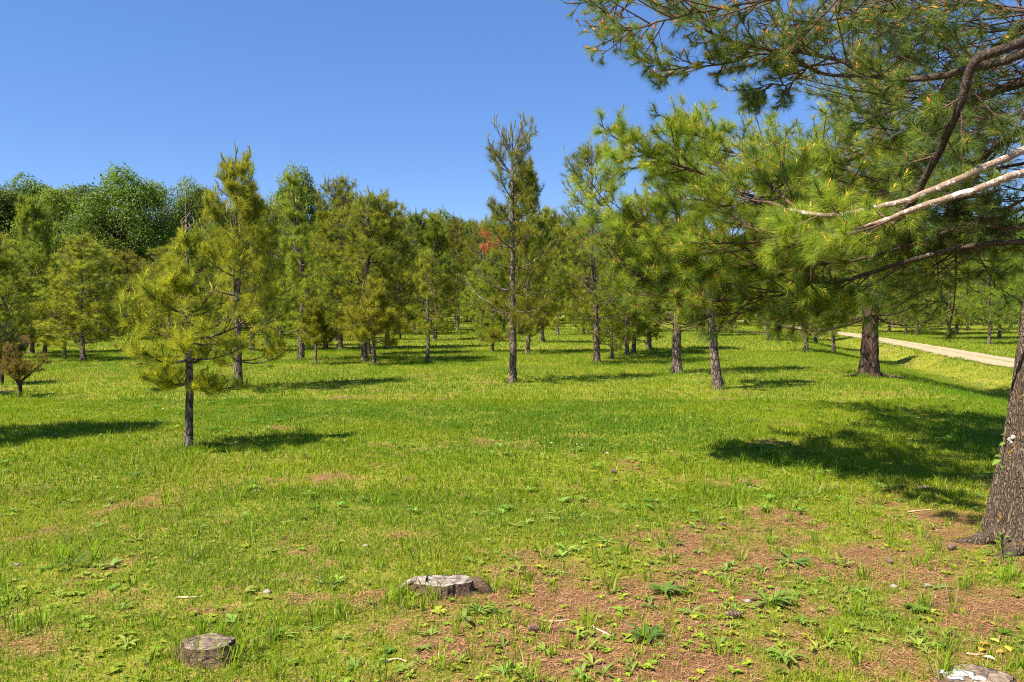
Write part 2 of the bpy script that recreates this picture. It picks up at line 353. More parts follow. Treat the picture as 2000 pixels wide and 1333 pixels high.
# ------------------------------------------------------------------ grass
def sample_frustum(rng, y0, y1, n, margin=1.28):
    y = np.sqrt(rng.uniform(y0 * y0, y1 * y1, n)); x = (rng.random(n) * 2 - 1) * y * 0.637 * margin; return x, y
def blades(rng, y0, y1, n, h, w, seg2, lean=0.45, gcol=((0.165, 0.26, 0.012), (0.225, 0.305, 0.014), (0.095, 0.20, 0.014))):
    x, y = sample_frustum(rng, y0, y1, n)
    b, rd = bare(x, y); cl = fbm(x * 2.3, y * 2.3, 77, 3); cl2 = fbm(x * 0.5, y * 0.5, 78, 3)
    keep = (rng.random(n) < (1 - 0.80 * b) * (0.45 + 0.9 * cl)) & ((rd < 0.5) | ((rng.random(n) < 0.06) & (np.abs((x - rl(y)) / np.maximum(rr(y) - rl(y), .1) - 0.5) < 0.14)))
    x, y, cl, cl2, b = x[keep], y[keep], cl[keep], cl2[keep], b[keep]; n = len(x)
    z = height(x, y) - 0.004
    hh = h * rng.uniform(0.45, 1.25, n) * (0.6 + 0.8 * cl) * (1 - 0.35 * b); ww = w * rng.uniform(0.6, 1.3, n)
    az = rng.uniform(0, 2 * np.pi, n); ln = np.abs(rng.normal(0, lean, n)) ; la = rng.uniform(0, 2 * np.pi, n)
    wv = np.stack([np.cos(az), np.sin(az), 0 * az], 1) * ww[:, None] * 0.5
    ld = np.stack([np.cos(la), np.sin(la), 0 * la], 1)
    B = np.stack([x, y, z], 1)
    Mx = B + ld * (hh * ln * 0.35)[:, None] + A([0, 0, 1]) * (hh * 0.6)[:, None]
    T = B + ld * (hh * ln * 1.1)[:, None] + A([0, 0, 1]) * (hh * (1 - 0.25 * ln))[:, None]
    g0, g1, g2 = [A(c) for c in gcol]
    k = np.clip(rng.normal(0.45, 0.25, n) + (cl2 - 0.5) * 1.6 + 0.35 * b + 0.28 * (1 - sstep(4, 10, y)), 0, 1)[:, None]
    C = np.where(k < 0.5, g2 + (g0 - g2) * k * 2, g0 + (g1 - g0) * (k - 0.5) * 2) * rng.uniform(0.75, 1.25, (n, 1))
    dry = rng.random(n) < (0.05 + 0.12 * b + 0.16 * (1 - sstep(5, 9, y))); C[dry] = A([0.48, 0.40, 0.15]) * rng.uniform(0.6, 1.1, (dry.sum(), 1))
    if seg2:
        V = np.stack([B - wv, B + wv, Mx - wv * 0.8, Mx + wv * 0.8, T], 1).reshape(-1, 3)
        i = np.arange(n)[:, None] * 5
        return V, np.concatenate([i + A([[0, 1, 3]]), i + A([[0, 3, 2]]), i + A([[2, 3, 4]])]).astype(int), np.repeat(C, 5, 0)
    V = np.stack([B - wv, B + wv, T], 1).reshape(-1, 3)
    return V, np.arange(n * 3).reshape(-1, 3), np.repeat(C, 3, 0)
rng = np.random.default_rng(5)
gb = Bag()
gb.add(*blades(rng, 2.6, 7.0, 330000, 0.034, 0.0046, True, 0.75))
gb.add(*blades(rng, 6.5, 14.0, 380000, 0.055, 0.0065, True, 0.6))
gb.add(*blades(rng, 13.5, 30, 420000, 0.075, 0.012, False))
gb.add(*blades(rng, 29, 60, 300000, 0.09, 0.028, False))
gb.add(*blades(rng, 59, 115, 120000, 0.12, 0.07, False))
# long bunched grass stalks
def bunches(rng, pts, per, h, w, spread=0.05, colr=(0.21, 0.31, 0.02)):
    P = np.repeat(A(pts), per, 0); n = len(P)
    la = rng.uniform(0, 2 * np.pi, n); ld = np.stack([np.cos(la), np.sin(la), 0 * la], 1)
    B = P + ld * rng.random((n, 1)) * spread * 0.5; hh = h * rng.uniform(0.4, 1.2, (n, 1)); ln = rng.uniform(0.1, 0.9, (n, 1))
    az = rng.uniform(0, 2 * np.pi, n); wv = np.stack([np.cos(az), np.sin(az), 0 * az], 1) * w * 0.5
    Mx = B + ld * hh * ln * 0.35 + A([0, 0, 1]) * hh * 0.62; T = B + ld * hh * ln + A([0, 0, 1]) * hh * (1 - 0.3 * ln)
    C = A(colr) * rng.uniform(0.7, 1.35, (n, 1)); C[rng.random(n) < 0.08] = (0.42, 0.36, 0.18)
    V = np.stack([B - wv, B + wv, Mx - wv * 0.85, Mx + wv * 0.85, T], 1).reshape(-1, 3); i = np.arange(n)[:, None] * 5
    return V, np.concatenate([i + A([[0, 1, 3]]), i + A([[0, 3, 2]]), i + A([[2, 3, 4]])]).astype(int), np.repeat(C, 5, 0)
x, y = sample_frustum(rng, 2.8, 9, 480); z = height(x, y)
gb.add(*bunches(rng, np.stack([x, y, z], 1), 14, 0.13, 0.006, 0.07))
x, y = sample_frustum(rng, 2.8, 7.3, 5000); b, _ = bare(x, y); k = (rng.random(len(x)) < .25 + b) & (fbm(x * 3, y * 3, 103, 3) > .44); x, y = x[k], y[k]
gb.add(*bunches(rng, np.stack([x, y, height(x, y)], 1), 9, 0.05, 0.0045, 0.05, (0.24, 0.32, 0.025)))
x, y = sample_frustum(rng, 7, 20, 500); z = height(x, y)
gb.add(*bunches(rng, np.stack([x, y, z], 1), 12, 0.12, 0.008, 0.12, (0.17, 0.27, 0.015)))

_q = np.array([ground(a, b) for a, b in ((368, 878), (1001, 749), (466, 761), (1166, 713), (1322, 731), (1402, 761), (588, 705), (834, 710), (730, 715), (617, 713), (712, 707), (665, 686), (1030, 693), (1697, 740), (1574, 689), (1268, 684), (40, 777))])
_a = rng.uniform(0, 6.28, (len(_q), 14)); _r = rng.uniform(.08, .2, _a.shape); _x = _q[:, :1] + np.cos(_a) * _r; _y = _q[:, 1:2] + np.sin(_a) * _r
gb.add(*bunches(rng, np.stack([_x.ravel(), _y.ravel(), height(_x.ravel(), _y.ravel())], 1), 8, 0.15, 0.009, 0.08, (0.15, 0.24, 0.02)))
# broad-leaved ground cover: plantain rosettes, clover, small weeds
def rosettes(rng, pts, nl, L, w, lift=(0.3, 1.0), colr=(0.12, 0.21, 0.035)):
    P = np.repeat(A(pts), nl, 0); n = len(P); S = np.repeat(rng.uniform(0.6, 1.3, len(pts)), nl)[:, None]
    a = rng.uniform(0, 2 * np.pi, n); d = np.stack([np.cos(a), np.sin(a), 0 * a], 1); el = rng.uniform(lift[0], lift[1], (n, 1))
    side = np.stack([-np.sin(a), np.cos(a), 0 * a], 1); LL = L * S * rng.uniform(0.6, 1.2, (n, 1)); W = w * S * rng.uniform(0.7, 1.2, (n, 1))
    ts = [0, 0.3, 0.6, 0.85, 1.0]; ws = [0.15, 0.75, 1.0, 0.6, 0.05]; rows = []
    for t_, w_ in zip(ts, ws):
        c = P + d * LL * t_ * np.cos(el * (1 - t_ * 0.6)) + A([0, 0, 1]) * (LL * (np.sin(el) * t_ - 0.55 * el * t_ ** 2)) + A([0, 0, 0.004])
        rows += [c - side * W * w_ * 0.5 + A([0, 0, 1]) * W * w_ * 0.12, c, c + side * W * w_ * 0.5 + A([0, 0, 1]) * W * w_ * 0.12]
    V = np.stack(rows, 1).reshape(-1, 3); fs = []
    for k in range(4):
        q = k * 3; fs += [[q, q + 1, q + 4, q + 3], [q + 1, q + 2, q + 5, q + 4]]
    Fc = (np.arange(n)[:, None, None] * 15 + np.array(fs)[None]).reshape(-1, 4)
    C = A(colr) * np.repeat(rng.uniform(0.75, 1.3, (len(pts), 1)) * np.stack([rng.uniform(0.8, 1.35, len(pts)), np.ones(len(pts)), np.ones(len(pts))], 1), nl, 0) * rng.uniform(0.85, 1.15, (n, 1))
    return V, Fc, np.repeat(C, 15, 0)
cb = Bag()
x, y = sample_frustum(rng, 2.9, 7.2, 2300); b, _ = bare(x, y); g = sstep(-1.8, 0.6, x * 0.9 + (4.6 - y) * 0.5)
k = (rng.random(len(x)) < 0.05 + 0.36 * g) & (fbm(x * 1.2, y * 1.2, 88, 3) > 0.42); x, y = x[k], y[k]
cb.add(*rosettes(rng, np.stack([x, y, height(x, y)], 1), 7, 0.068, 0.014, (0.35, 1.15), (0.19, 0.29, 0.05)))
x, y = sample_frustum(rng, 2.9, 9, 5200); k = fbm(x * 1.5, y * 1.5, 91, 3) > 0.56; x, y = x[k], y[k]
cb.add(*rosettes(rng, np.stack([x, y, height(x, y)], 1), 6, 0.032, 0.018, (0.5, 1.3), (0.22, 0.31, 0.03)))
x, y = sample_frustum(rng, 6, 22, 2600); k = fbm(x * 0.8, y * 0.8, 95, 3) > 0.5; x, y = x[k], y[k]
cb.add(*rosettes(rng, np.stack([x, y, height(x, y) + 0.02], 1), 6, 0.07, 0.025, (0.5, 1.2), (0.13, 0.25, 0.035)))
x, y = sample_frustum(rng, 8, 24, 900); k = fbm(x * 0.35, y * 0.35, 97, 3) > 0.52; x, y = x[k], y[k]
P_ = np.stack([x, y, height(x, y) + 0.08], 1)
cb.add(*rosettes(rng, P_, 8, 0.014, 0.012, (0.2, 1.5), (0.75, 0.76, 0.66)))
tag(obj('ground_cover', cb.mesh('ground_cover'), M_COVER), 'low broad-leaved weeds and clover scattered through the grass', 'weeds', kind='stuff')
# fallen brown needle litter
n = 130000; x, y = sample_frustum(rng, 2.7, 7.5, n); b, _ = bare(x, y); k = rng.random(n) < b * 1.1 + 0.03; x, y = x[k], y[k]; n = len(x)
a = rng.uniform(0, 2 * np.pi, n); d = np.stack([np.cos(a), np.sin(a), rng.uniform(-0.05, 0.12, n)], 1); s_ = np.stack([-np.sin(a), np.cos(a), 0 * a], 1)
B = np.stack([x, y, height(x, y) + rng.uniform(0.002, 0.012, n)], 1); LL = rng.uniform(0.03, 0.08, (n, 1)); w_ = 0.0018
V = np.stack([B - d * LL / 2 - s_ * w_, B - d * LL / 2 + s_ * w_, B + d * LL / 2 + s_ * w_ * .4], 1).reshape(-1, 3)
cc = A([[0.33, 0.175, 0.085]]) * rng.uniform(0.35, 1.7, (n, 1)); pk = rng.random(n) < .12; cc[pk] = A([[.46, .34, .18]]) * rng.uniform(.7, 1.2, (pk.sum(), 1))
tag(obj('needle_litter', mesh('needle_litter', V, np.arange(n * 3).reshape(-1, 3), np.repeat(cc, 3, 0)), M_DRY), 'fallen reddish brown pine needles over the bare soil', 'litter', kind='stuff')

# ------------------------------------------------------------------ trunk with real bark relief
def trunk_mesh(P, R, nl, nr, relief, seed, flare=0.0, cells=5.0, lobes=0.0):
    P, R = catmull(P, nl, R); T = norm(np.gradient(P, axis=0))
    U = norm(np.cross(T, A([0.0, 1, 0.0]))); W = np.cross(U, T)
    s = np.concatenate([[0], np.cumsum(np.linalg.norm(np.diff(P, axis=0), axis=1))])
    th = np.linspace(0, 2 * np.pi, nr, endpoint=False)
    TH, S = np.meshgrid(th, s)
    cx, cy = np.cos(TH) * cells / 2, np.sin(TH) * cells / 2
    Rm = R[:, None]
    n1 = fbm(cx * 1.5 + S * 0.9 / max(R[0], .02) * .25 + 7, cy * 1.5 - S * 0.8 / max(R[0], .02) * .25 + 3, seed, 4)
    n2 = fbm(TH * cells / 1.0, S * 2.2 / max(R[0], .02) * 0.3, seed + 5, 3)
    rid = 1 - np.abs(n2 - 0.5) * 4
    rad = Rm * (1 + relief * (n1 - 0.5) * 2 - relief * 1.1 * np.clip(rid, 0, 1))
    fl = np.exp(-S / max(R[0] * 1.3, .03))
    rad = rad * (1 + flare * fl * (1 + lobes * np.sin(TH * 3 + seed) + lobes * 0.6 * np.sin(TH * 5 + 2 * seed)))
    V = P[:, None] + rad[..., None] * (np.cos(TH)[..., None] * U[:, None] + np.sin(TH)[..., None] * W[:, None])
    i = (np.arange(nl - 1)[:, None] * nr + np.arange(nr)[None]); j = (np.arange(nl - 1)[:, None] * nr + (np.arange(nr)[None] + 1) % nr)
    return V.reshape(-1, 3), np.stack([i, j, j + nr, i + nr], -1).reshape(-1, 4), P, R

# ------------------------------------------------------------------ pine generator
G_OLIVE = A([0.33, 0.34, 0.018]); G_MID = A([0.22, 0.265, 0.02]); G_BLUE = A([0.11, 0.18, 0.035]); G_NEW = A([0.42, 0.42, 0.05])
def pine(seed, H=5.5, R=1.15, cb=0.13, r0=0.075, nlen=0.12, nw=0.004, cnt=24, dens=1.0, candles=True, lean=(0, 0), topbare=0.0, wander=0.05,
         tint=(G_OLIVE, G_MID, G_BLUE), soft=False, crook=0, sides=8, trunk_rows=44, prof=None, upper_thin=0.5, gap=None, upsw=1.0, whorl=0.066):
    rng = np.random.default_rng(seed)
    k = 9; tz = np.linspace(0, 1, k)
    P = np.stack([np.cumsum(rng.normal(0, wander * H / 14, k)) + lean[0] * tz, np.cumsum(rng.normal(0, wander * H / 14, k)) + lean[1] * tz, tz * H], 1); P[0, :2] = 0
    if crook:
        P[3:5, 0] += crook * 0.6; P[4:, 0] -= crook * 0.5
    Rr = r0 * (1 - tz) ** 0.8 * 0.95 + 0.012
    V, Fc, PP, RR_ = trunk_mesh(P, Rr, trunk_rows, max(sides, 10), 0.10, seed, 0.45, 4.0, 0.3)
    wood = Bag(); wood.add(V, Fc, (1, 1, 1))
    z = cb * H; br = []; rad = []
    def pos(zz): return np.array([np.interp(zz, PP[:, 2], PP[:, j]) for j in range(3)])
    while z < H * 0.97:
        t = (z - cb * H) / (H * (1 - cb)); nb = rng.integers(4, 7) if dens >= 0.8 else rng.integers(3, 5)
        if prof is None: pr = (0.62 + 0.38 * min(1, t / 0.22)) * (1 - t) ** 0.62 + 0.09
        else: pr = prof(t)
        a0 = rng.uniform(0, 6.28)
        for b in range(nb):
            az = a0 + b * 6.283 / nb + rng.normal(0, 0.3)
            if gap is not None and gap(t, az, rng): continue
            Lb = R * pr * rng.uniform(0.62, 1.12)
            el = math.radians(6 + 42 * upsw * t ** 1.3 + rng.normal(0, 8)) + (0.0 if t > .15 else -0.12)
            d = A([math.cos(az) * math.cos(el), math.sin(az) * math.cos(el), math.sin(el)])
            o = pos(z + rng.normal(0, 0.03)); tt = np.linspace(0, 1, 7)[:, None]
            curve = A([0, 0, 0.14 + 0.14 * rng.random()]); sidew = rng.normal(0, 0.10, 3) * A([1, 1, .3])
            sag = A([0, 0, -0.12]) * (1 - t)
            br.append(o + Lb * (d * tt + curve * tt ** 2.2 + sidew * tt ** 2 + sag * np.sin(tt * 3.14) * 0.6)); rad.append(0.006 + 0.013 * Lb)
        z += H * whorl * rng.uniform(0.7, 1.2) * (0.85 if t > 0.6 else 1)
    B1 = A(br); r1 = A(rad)[:, None] * np.linspace(1, 0.35, 7)[None]
    wood.add(*tubes(B1, r1, 5), (1, 1, 1))
    per = max(4, int(round(11 * dens)))
    B2 = spawn(B1, rng, per, 0.28 if not soft else 0.2, 1.0, 0.55, 1.15, 0.48, 0.22, 4, 0.16, 0.5, 0.06, 0.3, 0.62)
    B3 = spawn(B2, rng, 2, 0.3, 0.95, 0.5, 1.0, 0.55, 0.3, 3, 0.15, 0.7, 0.05, 0.3, 0.4)
    wood.add(*tubes(B2, np.repeat(A([[0.006, 0.005, 0.004, 0.003]]), len(B2), 0), 3), (1, 1, 1))
    fol = Bag()
    def tufts(B, ts, keep=1.0):
        Ps, Ds = [], []
        kk = B.shape[1]
        for t_ in ts:
            f = t_ * (kk - 1); i = min(int(f), kk - 2); w = f - i
            Ps.append(B[:, i] * (1 - w) + B[:, i + 1] * w); Ds.append(norm(B[:, i + 1] - B[:, i]) + A([0, 0, 0.25]))
        Ps, Ds = np.concatenate(Ps), np.concatenate(Ds); m_ = rng.random(len(Ps)) < keep
        return Ps[m_], Ds[m_]
    P1, D1 = tufts(B1, (0.55, 0.7, 0.8, 0.9, 1.0)); P2, D2 = tufts(B2, (0.55, 1.0)); P3, D3 = tufts(B3, (1.0,))
    Pt = np.concatenate([P1, P2, P3]); Dt = np.concatenate([D1, D2, D3])
    # clumpiness: thin out by 3-D noise so that sky gaps open
    nz = vnoise(Pt[:, 0] * 2.6 + Pt[:, 2] * 1.7, Pt[:, 1] * 2.6 - Pt[:, 2] * 2.3, seed)
    keep = rng.random(len(Pt)) < np.clip(0.60 + (nz - 0.40) * 3.0, 0.06, 1) * np.clip(1.25 - 0.9 * np.clip((Pt[:, 2] / H - .78) / .22, 0, 1), .3, 1); Pt, Dt, nz = Pt[keep], Dt[keep], nz[keep]
    mixv = rng.random((len(Pt), 1)); c = tint[0] + (tint[1] - tint[0]) * mixv
    c = np.where(rng.random((len(Pt), 1)) < 0.2, tint[2], c) * rng.uniform(0.8, 1.25, (len(Pt), 1))
    hz = (Pt[:, 2:3] / H); c = c * (1 - 0.12 * hz) + A([0, 0.008, 0.012]) * hz
    fol.add(*needles(Pt, Dt, rng, cnt, nlen, nw, (0.3, 1.25), 0.09, 0.05 if soft else 0.0, c, 0.3))
    if candles:
        tips = np.concatenate([B1[:, -1], B2[rng.random(len(B2)) < 0.22][:, -1]]); tips = tips[rng.random(len(tips)) < 0.8]
        zt = tips[:, 2] / H; ln = (0.07 + 0.16 * zt ** 2 * (H / 5.5)) * rng.uniform(0.6, 1.2, len(tips))
        q = np.stack([tips, tips + np.stack([rng.normal(0, .02, len(tips)), rng.normal(0, .02, len(tips)), ln * .5], 1), tips + np.stack([rng.normal(0, .03, len(tips)), rng.normal(0, .03, len(tips)), ln], 1)], 1)
        v_, f_ = tubes(q, np.repeat(A([[0.011, 0.011, 0.005]]), len(q), 0), 4)
        cv = G_NEW * rng.uniform(0.7, 1.15, (len(q), 1)); fol.add(v_, f_, np.repeat(cv, 12, 0))
        fol.add(*needles(q[:, 2], q[:, 2] - q[:, 0], rng, 14, 0.035, nw * .8, (0.2, 0.7), 0.12, 0, cv * 0.8, .2))
        # leader candles
        tp = pos(H * 0.999)
        for j in range(3):
            e = tp + A([rng.normal(0, .07), rng.normal(0, .07), 0.10 + 0.28 * rng.random()]); q = A([[tp, (tp + e) / 2 + A([0, 0, -.02]), e]])
            v_, f_ = tubes(q, A([[0.012, 0.011, 0.005]]), 5); fol.add(v_, f_, G_NEW * 0.8)
            fol.add(*needles(q[:, 2], q[:, 2] - q[:, 0], rng, 40, 0.04, nw, (0.2, 0.7), 0.25, 0, A([G_NEW * .7]), .2))
    return wood, fol
def place_tree(name, wood, fol, loc, rz, sc, mat_w, mat_f, label, cat, group=None):
    """wood, fol: meshes"""
    t = empty(name, loc, rz); t.scale = sc
    obj('trunk', wood, mat_w, t); obj('crown', fol, mat_f, t)
    tag(t, label, cat, group); return t
def copy_tree(t0, loc, rz, sc, label, group=None):
    c = t0.copy(); COL.objects.link(c); c.location = loc; c.rotation_euler = (0, 0, rz); c.scale = sc
    for ch in list(t0.children):
        d = ch.copy(); COL.objects.link(d); d.parent = c
    c['label'] = label
    if group: c['group'] = group
    elif 'group' in c: del c['group']
    return c

# --- individually modelled pines -----------------------------------------------------------
GP = 'pines planted across the meadow'
def topz(py, Y): return at(1000, py, Y)[2]
def solo(name, bx, by, ty, label, mat=M_BARK, group=GP, loc=None, **kw):
    p = ground(bx, by) if loc is None else loc
    H = topz(ty, p[1]) - p[2]
    w, f = pine(H=H, **kw)
    w = w.mesh('trunk', True); f = f.mesh('crown')
    return place_tree(name, w, f, p, 0, (1, 1, 1), mat, M_NEEDLE, label, 'pine tree', group), p, H
YEL = (A([0.38, 0.385, 0.02]), A([0.27, 0.30, 0.02]), A([0.14, 0.20, 0.022]))
# small yellow-green pine nearest to the camera
def prof_small(t): return max(.12, 1.0 - 1.7 * max(0, t - .16)) * (0.7 + 1.2 * min(t, 0.25)) + 0.03
t1, p1, H1 = solo('pine_tree', 368, 876, 395, 'small yellow-green pine with a crooked bare tip, standing alone nearest the stumps', seed=11, R=0.82, cb=0.27, r0=0.041,
     nlen=0.11, nw=0.0042, cnt=36, dens=0.9, upsw=.45, prof=prof_small, tint=YEL, wander=0.05, sides=16, trunk_rows=120, upper_thin=.3, whorl=0.085,
     gap=lambda t, az, r: (t > 0.80) or (t > 0.5 and r.random() < 0.35))
rg = np.random.default_rng(3)
tp = A([0.02, 0.0, H1 * 0.86]); q = []
for j in range(4):
    a = rg.uniform(0, 6.28); q.append(catmull([tp, tp + A([.05 * math.cos(a), .05 * math.sin(a), 0.08]), tp + A([.10 * math.cos(a + 1), .06 * math.sin(a + 1), .16]), tp + A([.05 * math.cos(a + 2.5), .05, .20 + .04 * j])], 9))
v_, f_ = tubes(A(q), np.repeat(np.linspace(.008, .003, 9)[None], 4, 0), 5)
o = obj('bare_twig', mesh('bare_twig', v_, f_, None, True), M_LIMB_PALE, t1); tag(o, 'bleached bare curled twig at the tip')
# tall pine in the middle with rust-coloured dead branch
def prof_tall(t): return 0.55 + 0.45 * min(1, t / 0.2) - 0.52 * t if t < 0.93 else 0.25
t2, p2, H2 = solo('pine_tree', 1001, 748, 268, 'tall pine with a rust-red dead branch and one long bare branch near its base', seed=24, R=1.15, cb=0.2, r0=0.078,
     nlen=0.13, nw=0.0042, cnt=32, dens=0.85, prof=prof_tall, tint=(G_OLIVE, G_MID, G_BLUE), sides=16, trunk_rows=130, wander=.02, whorl=.088,
     gap=lambda t, az, r: (0.62 < t < 0.80 and r.random() < 0.5))
q = catmull([(0, 0, 1.62), (-0.35, -0.05, 1.66), (-0.7, -.08, 1.83), (-0.93, -.1, 2.1), (-1.02, -.1, 2.3)], 16)
v_, f_ = tubes(q[None], np.linspace(.02, .006, 16)[None], 6); o = obj('bare_branch', mesh('bare_branch', v_, f_, None, True), M_LIMB_PALE, t2); tag(o, 'long pale bare branch curving upwards')
hb = Bag(); bz = at(1000, 470, p2[1])[2]; base = A([[(0, 0, bz - .25), (-0.15, -.15, bz - .05), (-0.32, -.25, bz + .02), (-0.45, -.3, bz - 0.02), (-.55, -.32, bz - .12)]])
b2 = spawn(base, rg, 12, .35, 1, .5, 1.2, .45, 0, 4, .2, .6); b3 = spawn(b2, rg, 3, .3, 1, .5, 1., .6, 0, 3)
for bb_ in (b2, b3): hb.add(*needles(bb_[:, -1], bb_[:, -1] - bb_[:, 0] + A([0, 0, -.1]), rg, 22, .09, .005, (.2, .9), .08, .2, np.repeat(A([[.42, .12, .06]]), len(bb_), 0), .35))
hb.add(*tubes(b2, np.repeat(A([[.005, .004, .003, .002]]), len(b2), 0), 3), (.25, .12, .08))
o = obj('dead_branch', hb.mesh('dead_branch'), M_DRY, t2); tag(o, 'rust-red dead branch')
# others close enough to deserve their own shape
solo('pine_tree', 466, 760, 302, 'tall bushy pine with a thick grey trunk just behind the small yellow-green pine', seed=33, R=1.12, cb=0.12, r0=0.078,
     nlen=0.13, nw=0.005, cnt=30, dens=1.0, prof=lambda t: 0.8 + 0.3 * min(1, t / .3) - 1.1 * max(0, t - .2), tint=YEL, sides=14, trunk_rows=90, wander=.03)
t4, p4, H4 = solo('pine_tree', 1165.7, 711.8, 304, 'tall open-topped pine with a thick lower trunk, behind the rust-branched pine', seed=47, R=1.5, cb=0.16, r0=0.095,
     nlen=0.14, nw=0.006, cnt=30, dens=0.9, prof=lambda t: 0.75 + 0.2 * min(1, t / .25) - 0.35 * t - (0.25 if t > .93 else 0), tint=(G_OLIVE, G_MID, G_BLUE), sides=14, trunk_rows=90, wander=.05,
     gap=lambda t, az, r: (0.5 < t < 0.8 and r.random() < 0.3))
solo('pine_tree', 1322, 730, 232, 'very tall pine rising behind the pale lichened limbs, with a straight stout trunk', seed=52, R=1.4, cb=0.20, r0=0.115,
     nlen=0.14, nw=0.005, cnt=24, dens=0.8, tint=(G_OLIVE, G_MID, G_BLUE), sides=16, trunk_rows=110, wander=.02, prof=lambda t: 0.75 + 0.25 * min(1, t / .25) - 0.7 * t)
t6, p6, H6 = solo('pine_tree', 1402, 760, 330, 'leaning pine with a peeling twisted trunk and two crossing low bare limbs', seed=61, R=1.0, cb=0.34, r0=0.10,
     nlen=0.13, nw=0.0045, cnt=26, dens=0.7, tint=(G_OLIVE, G_MID, G_BLUE), sides=18, trunk_rows=130, wander=.01, lean=(-0.45, 0), prof=lambda t: 0.9 - 0.55 * t)
for (pts, r) in (([(-.14, 0, 1.42), (-.4, -.1, 1.28), (-.75, -.1, 1.18), (-1.1, -.1, 1.24), (-1.3, 0, 1.4)], .022), ([(-.12, 0, 1.28), (.15, -.05, 1.2), (.55, -.1, 1.12), (1.0, -.1, 1.16), (1.45, -.1, 1.27)], .02)):
    v_, f_ = tubes(catmull(pts, 14)[None], np.linspace(r, r * .35, 14)[None], 6); o = obj('bare_limb', mesh('bare_limb', v_, f_, None, True), M_TWIG, t6)
# crooked pine
solo('pine_tree', 588, 704, 342, 'pine with a kinked upper trunk, in front of the dark green broad-leaved tree', seed=71, R=1.05, cb=0.16, r0=0.10,
     nlen=0.15, nw=0.0055, cnt=24, dens=0.8, tint=(G_OLIVE, G_MID, G_BLUE), sides=12, trunk_rows=70, crook=0.35, prof=lambda t: 0.95 - 0.75 * t)
# slender young pine
solo('pine_tree', 834, 709.5, 505, 'slender young pine with a thin reddish trunk and sparse feathery crown', seed=82, R=0.65, cb=0.30, r0=0.05,
     nlen=0.13, nw=0.005, cnt=24, dens=0.5, tint=YEL, sides=10, trunk_rows=60, wander=.05, prof=lambda t: 0.95 - 0.55 * t)
# small pines of fresh green
solo('pine_tree', 730, 714, 560, 'low bushy young pine with bright green foliage and a short trunk', seed=91, R=1.05, cb=0.32, r0=0.06,
     nlen=0.14, nw=0.006, cnt=26, dens=0.9, tint=YEL, sides=10, trunk_rows=50, prof=lambda t: 0.8 - 0.55 * t)
solo('pine_tree', 617, 712, 592, 'tiny pine sapling with a stick-thin trunk beside the kinked pine', seed=95, R=0.62, cb=0.36, r0=0.035,
     nlen=0.13, nw=0.006, cnt=26, dens=0.7, tint=YEL, sides=8, trunk_rows=40, prof=lambda t: 0.9 - 0.65 * t)
solo('pine_tree', 127, 702, 610, 'small dark sapling with a thin black stem in the shade of taller pines', seed=97, R=0.9, cb=0.42, r0=0.04,
     nlen=0.13, nw=0.006, cnt=24, dens=0.8, tint=(G_MID, G_MID * .8, G_BLUE * .8), sides=8, trunk_rows=40, prof=lambda t: 0.9 - 0.6 * t)

# --- shared pine variants ------------------------------------------------------------------
VAR = []
specs = [dict(seed=101, R=1.5, cb=0.13), dict(seed=112, R=1.6, cb=0.16, prof=lambda t: 0.8 + .2 * min(1, t / .3) - .62 * t), dict(seed=123, R=1.35, cb=0.12, dens=0.8),
         dict(seed=134, R=1.55, cb=0.2, crook=.25), dict(seed=145, R=1.4, cb=0.15, prof=lambda t: 0.7 + .35 * min(1, t / .4) - .6 * t, dens=0.8), dict(seed=156, R=1.65, cb=0.18)]
for s_ in specs:
    kw = dict(H=5.5, r0=0.085, nlen=0.155, nw=0.0085, cnt=28, dens=1.0, sides=10, trunk_rows=50); kw.update(s_)
    w, f = pine(**kw); VAR.append((w.mesh('trunk', True), f.mesh('crown')))
WVAR = []                                           # soft white pines by the road
SOFT = (A([0.30, 0.38, 0.025]), A([0.21, 0.31, 0.025]), A([0.15, 0.25, 0.035]))
for sd_ in (201, 212, 223):
    w, f = pine(sd_, H=6.5, R=2.3, cb=0.15, r0=0.10, nlen=0.16, nw=0.009, cnt=28, dens=1.5, tint=SOFT, soft=True, candles=False, prof=lambda t: 0.85 + .25 * min(1, t / .25) - .75 * t)
    WVAR.append((w.mesh('trunk', True), f.mesh('crown')))
R_ = random.Random(7)
VAR0 = {}
def shared(kind, vi, p, H, rw, label, group, rz=None, name='pine_tree'):
    base = (VAR if kind == 'p' else WVAR)[vi]; H0 = 5.5 if kind == 'p' else 6.5
    s = H / H0; sc = (s * rw, s * rw, s); rz = R_.uniform(0, 6.28) if rz is None else rz
    if (kind, vi) not in VAR0:
        VAR0[(kind, vi)] = place_tree(name, base[0], base[1], p, rz, sc, M_BARK, M_NEEDLE, label, 'pine tree', group); return VAR0[(kind, vi)]
    return copy_tree(VAR0[(kind, vi)], p, rz, sc, label, group)
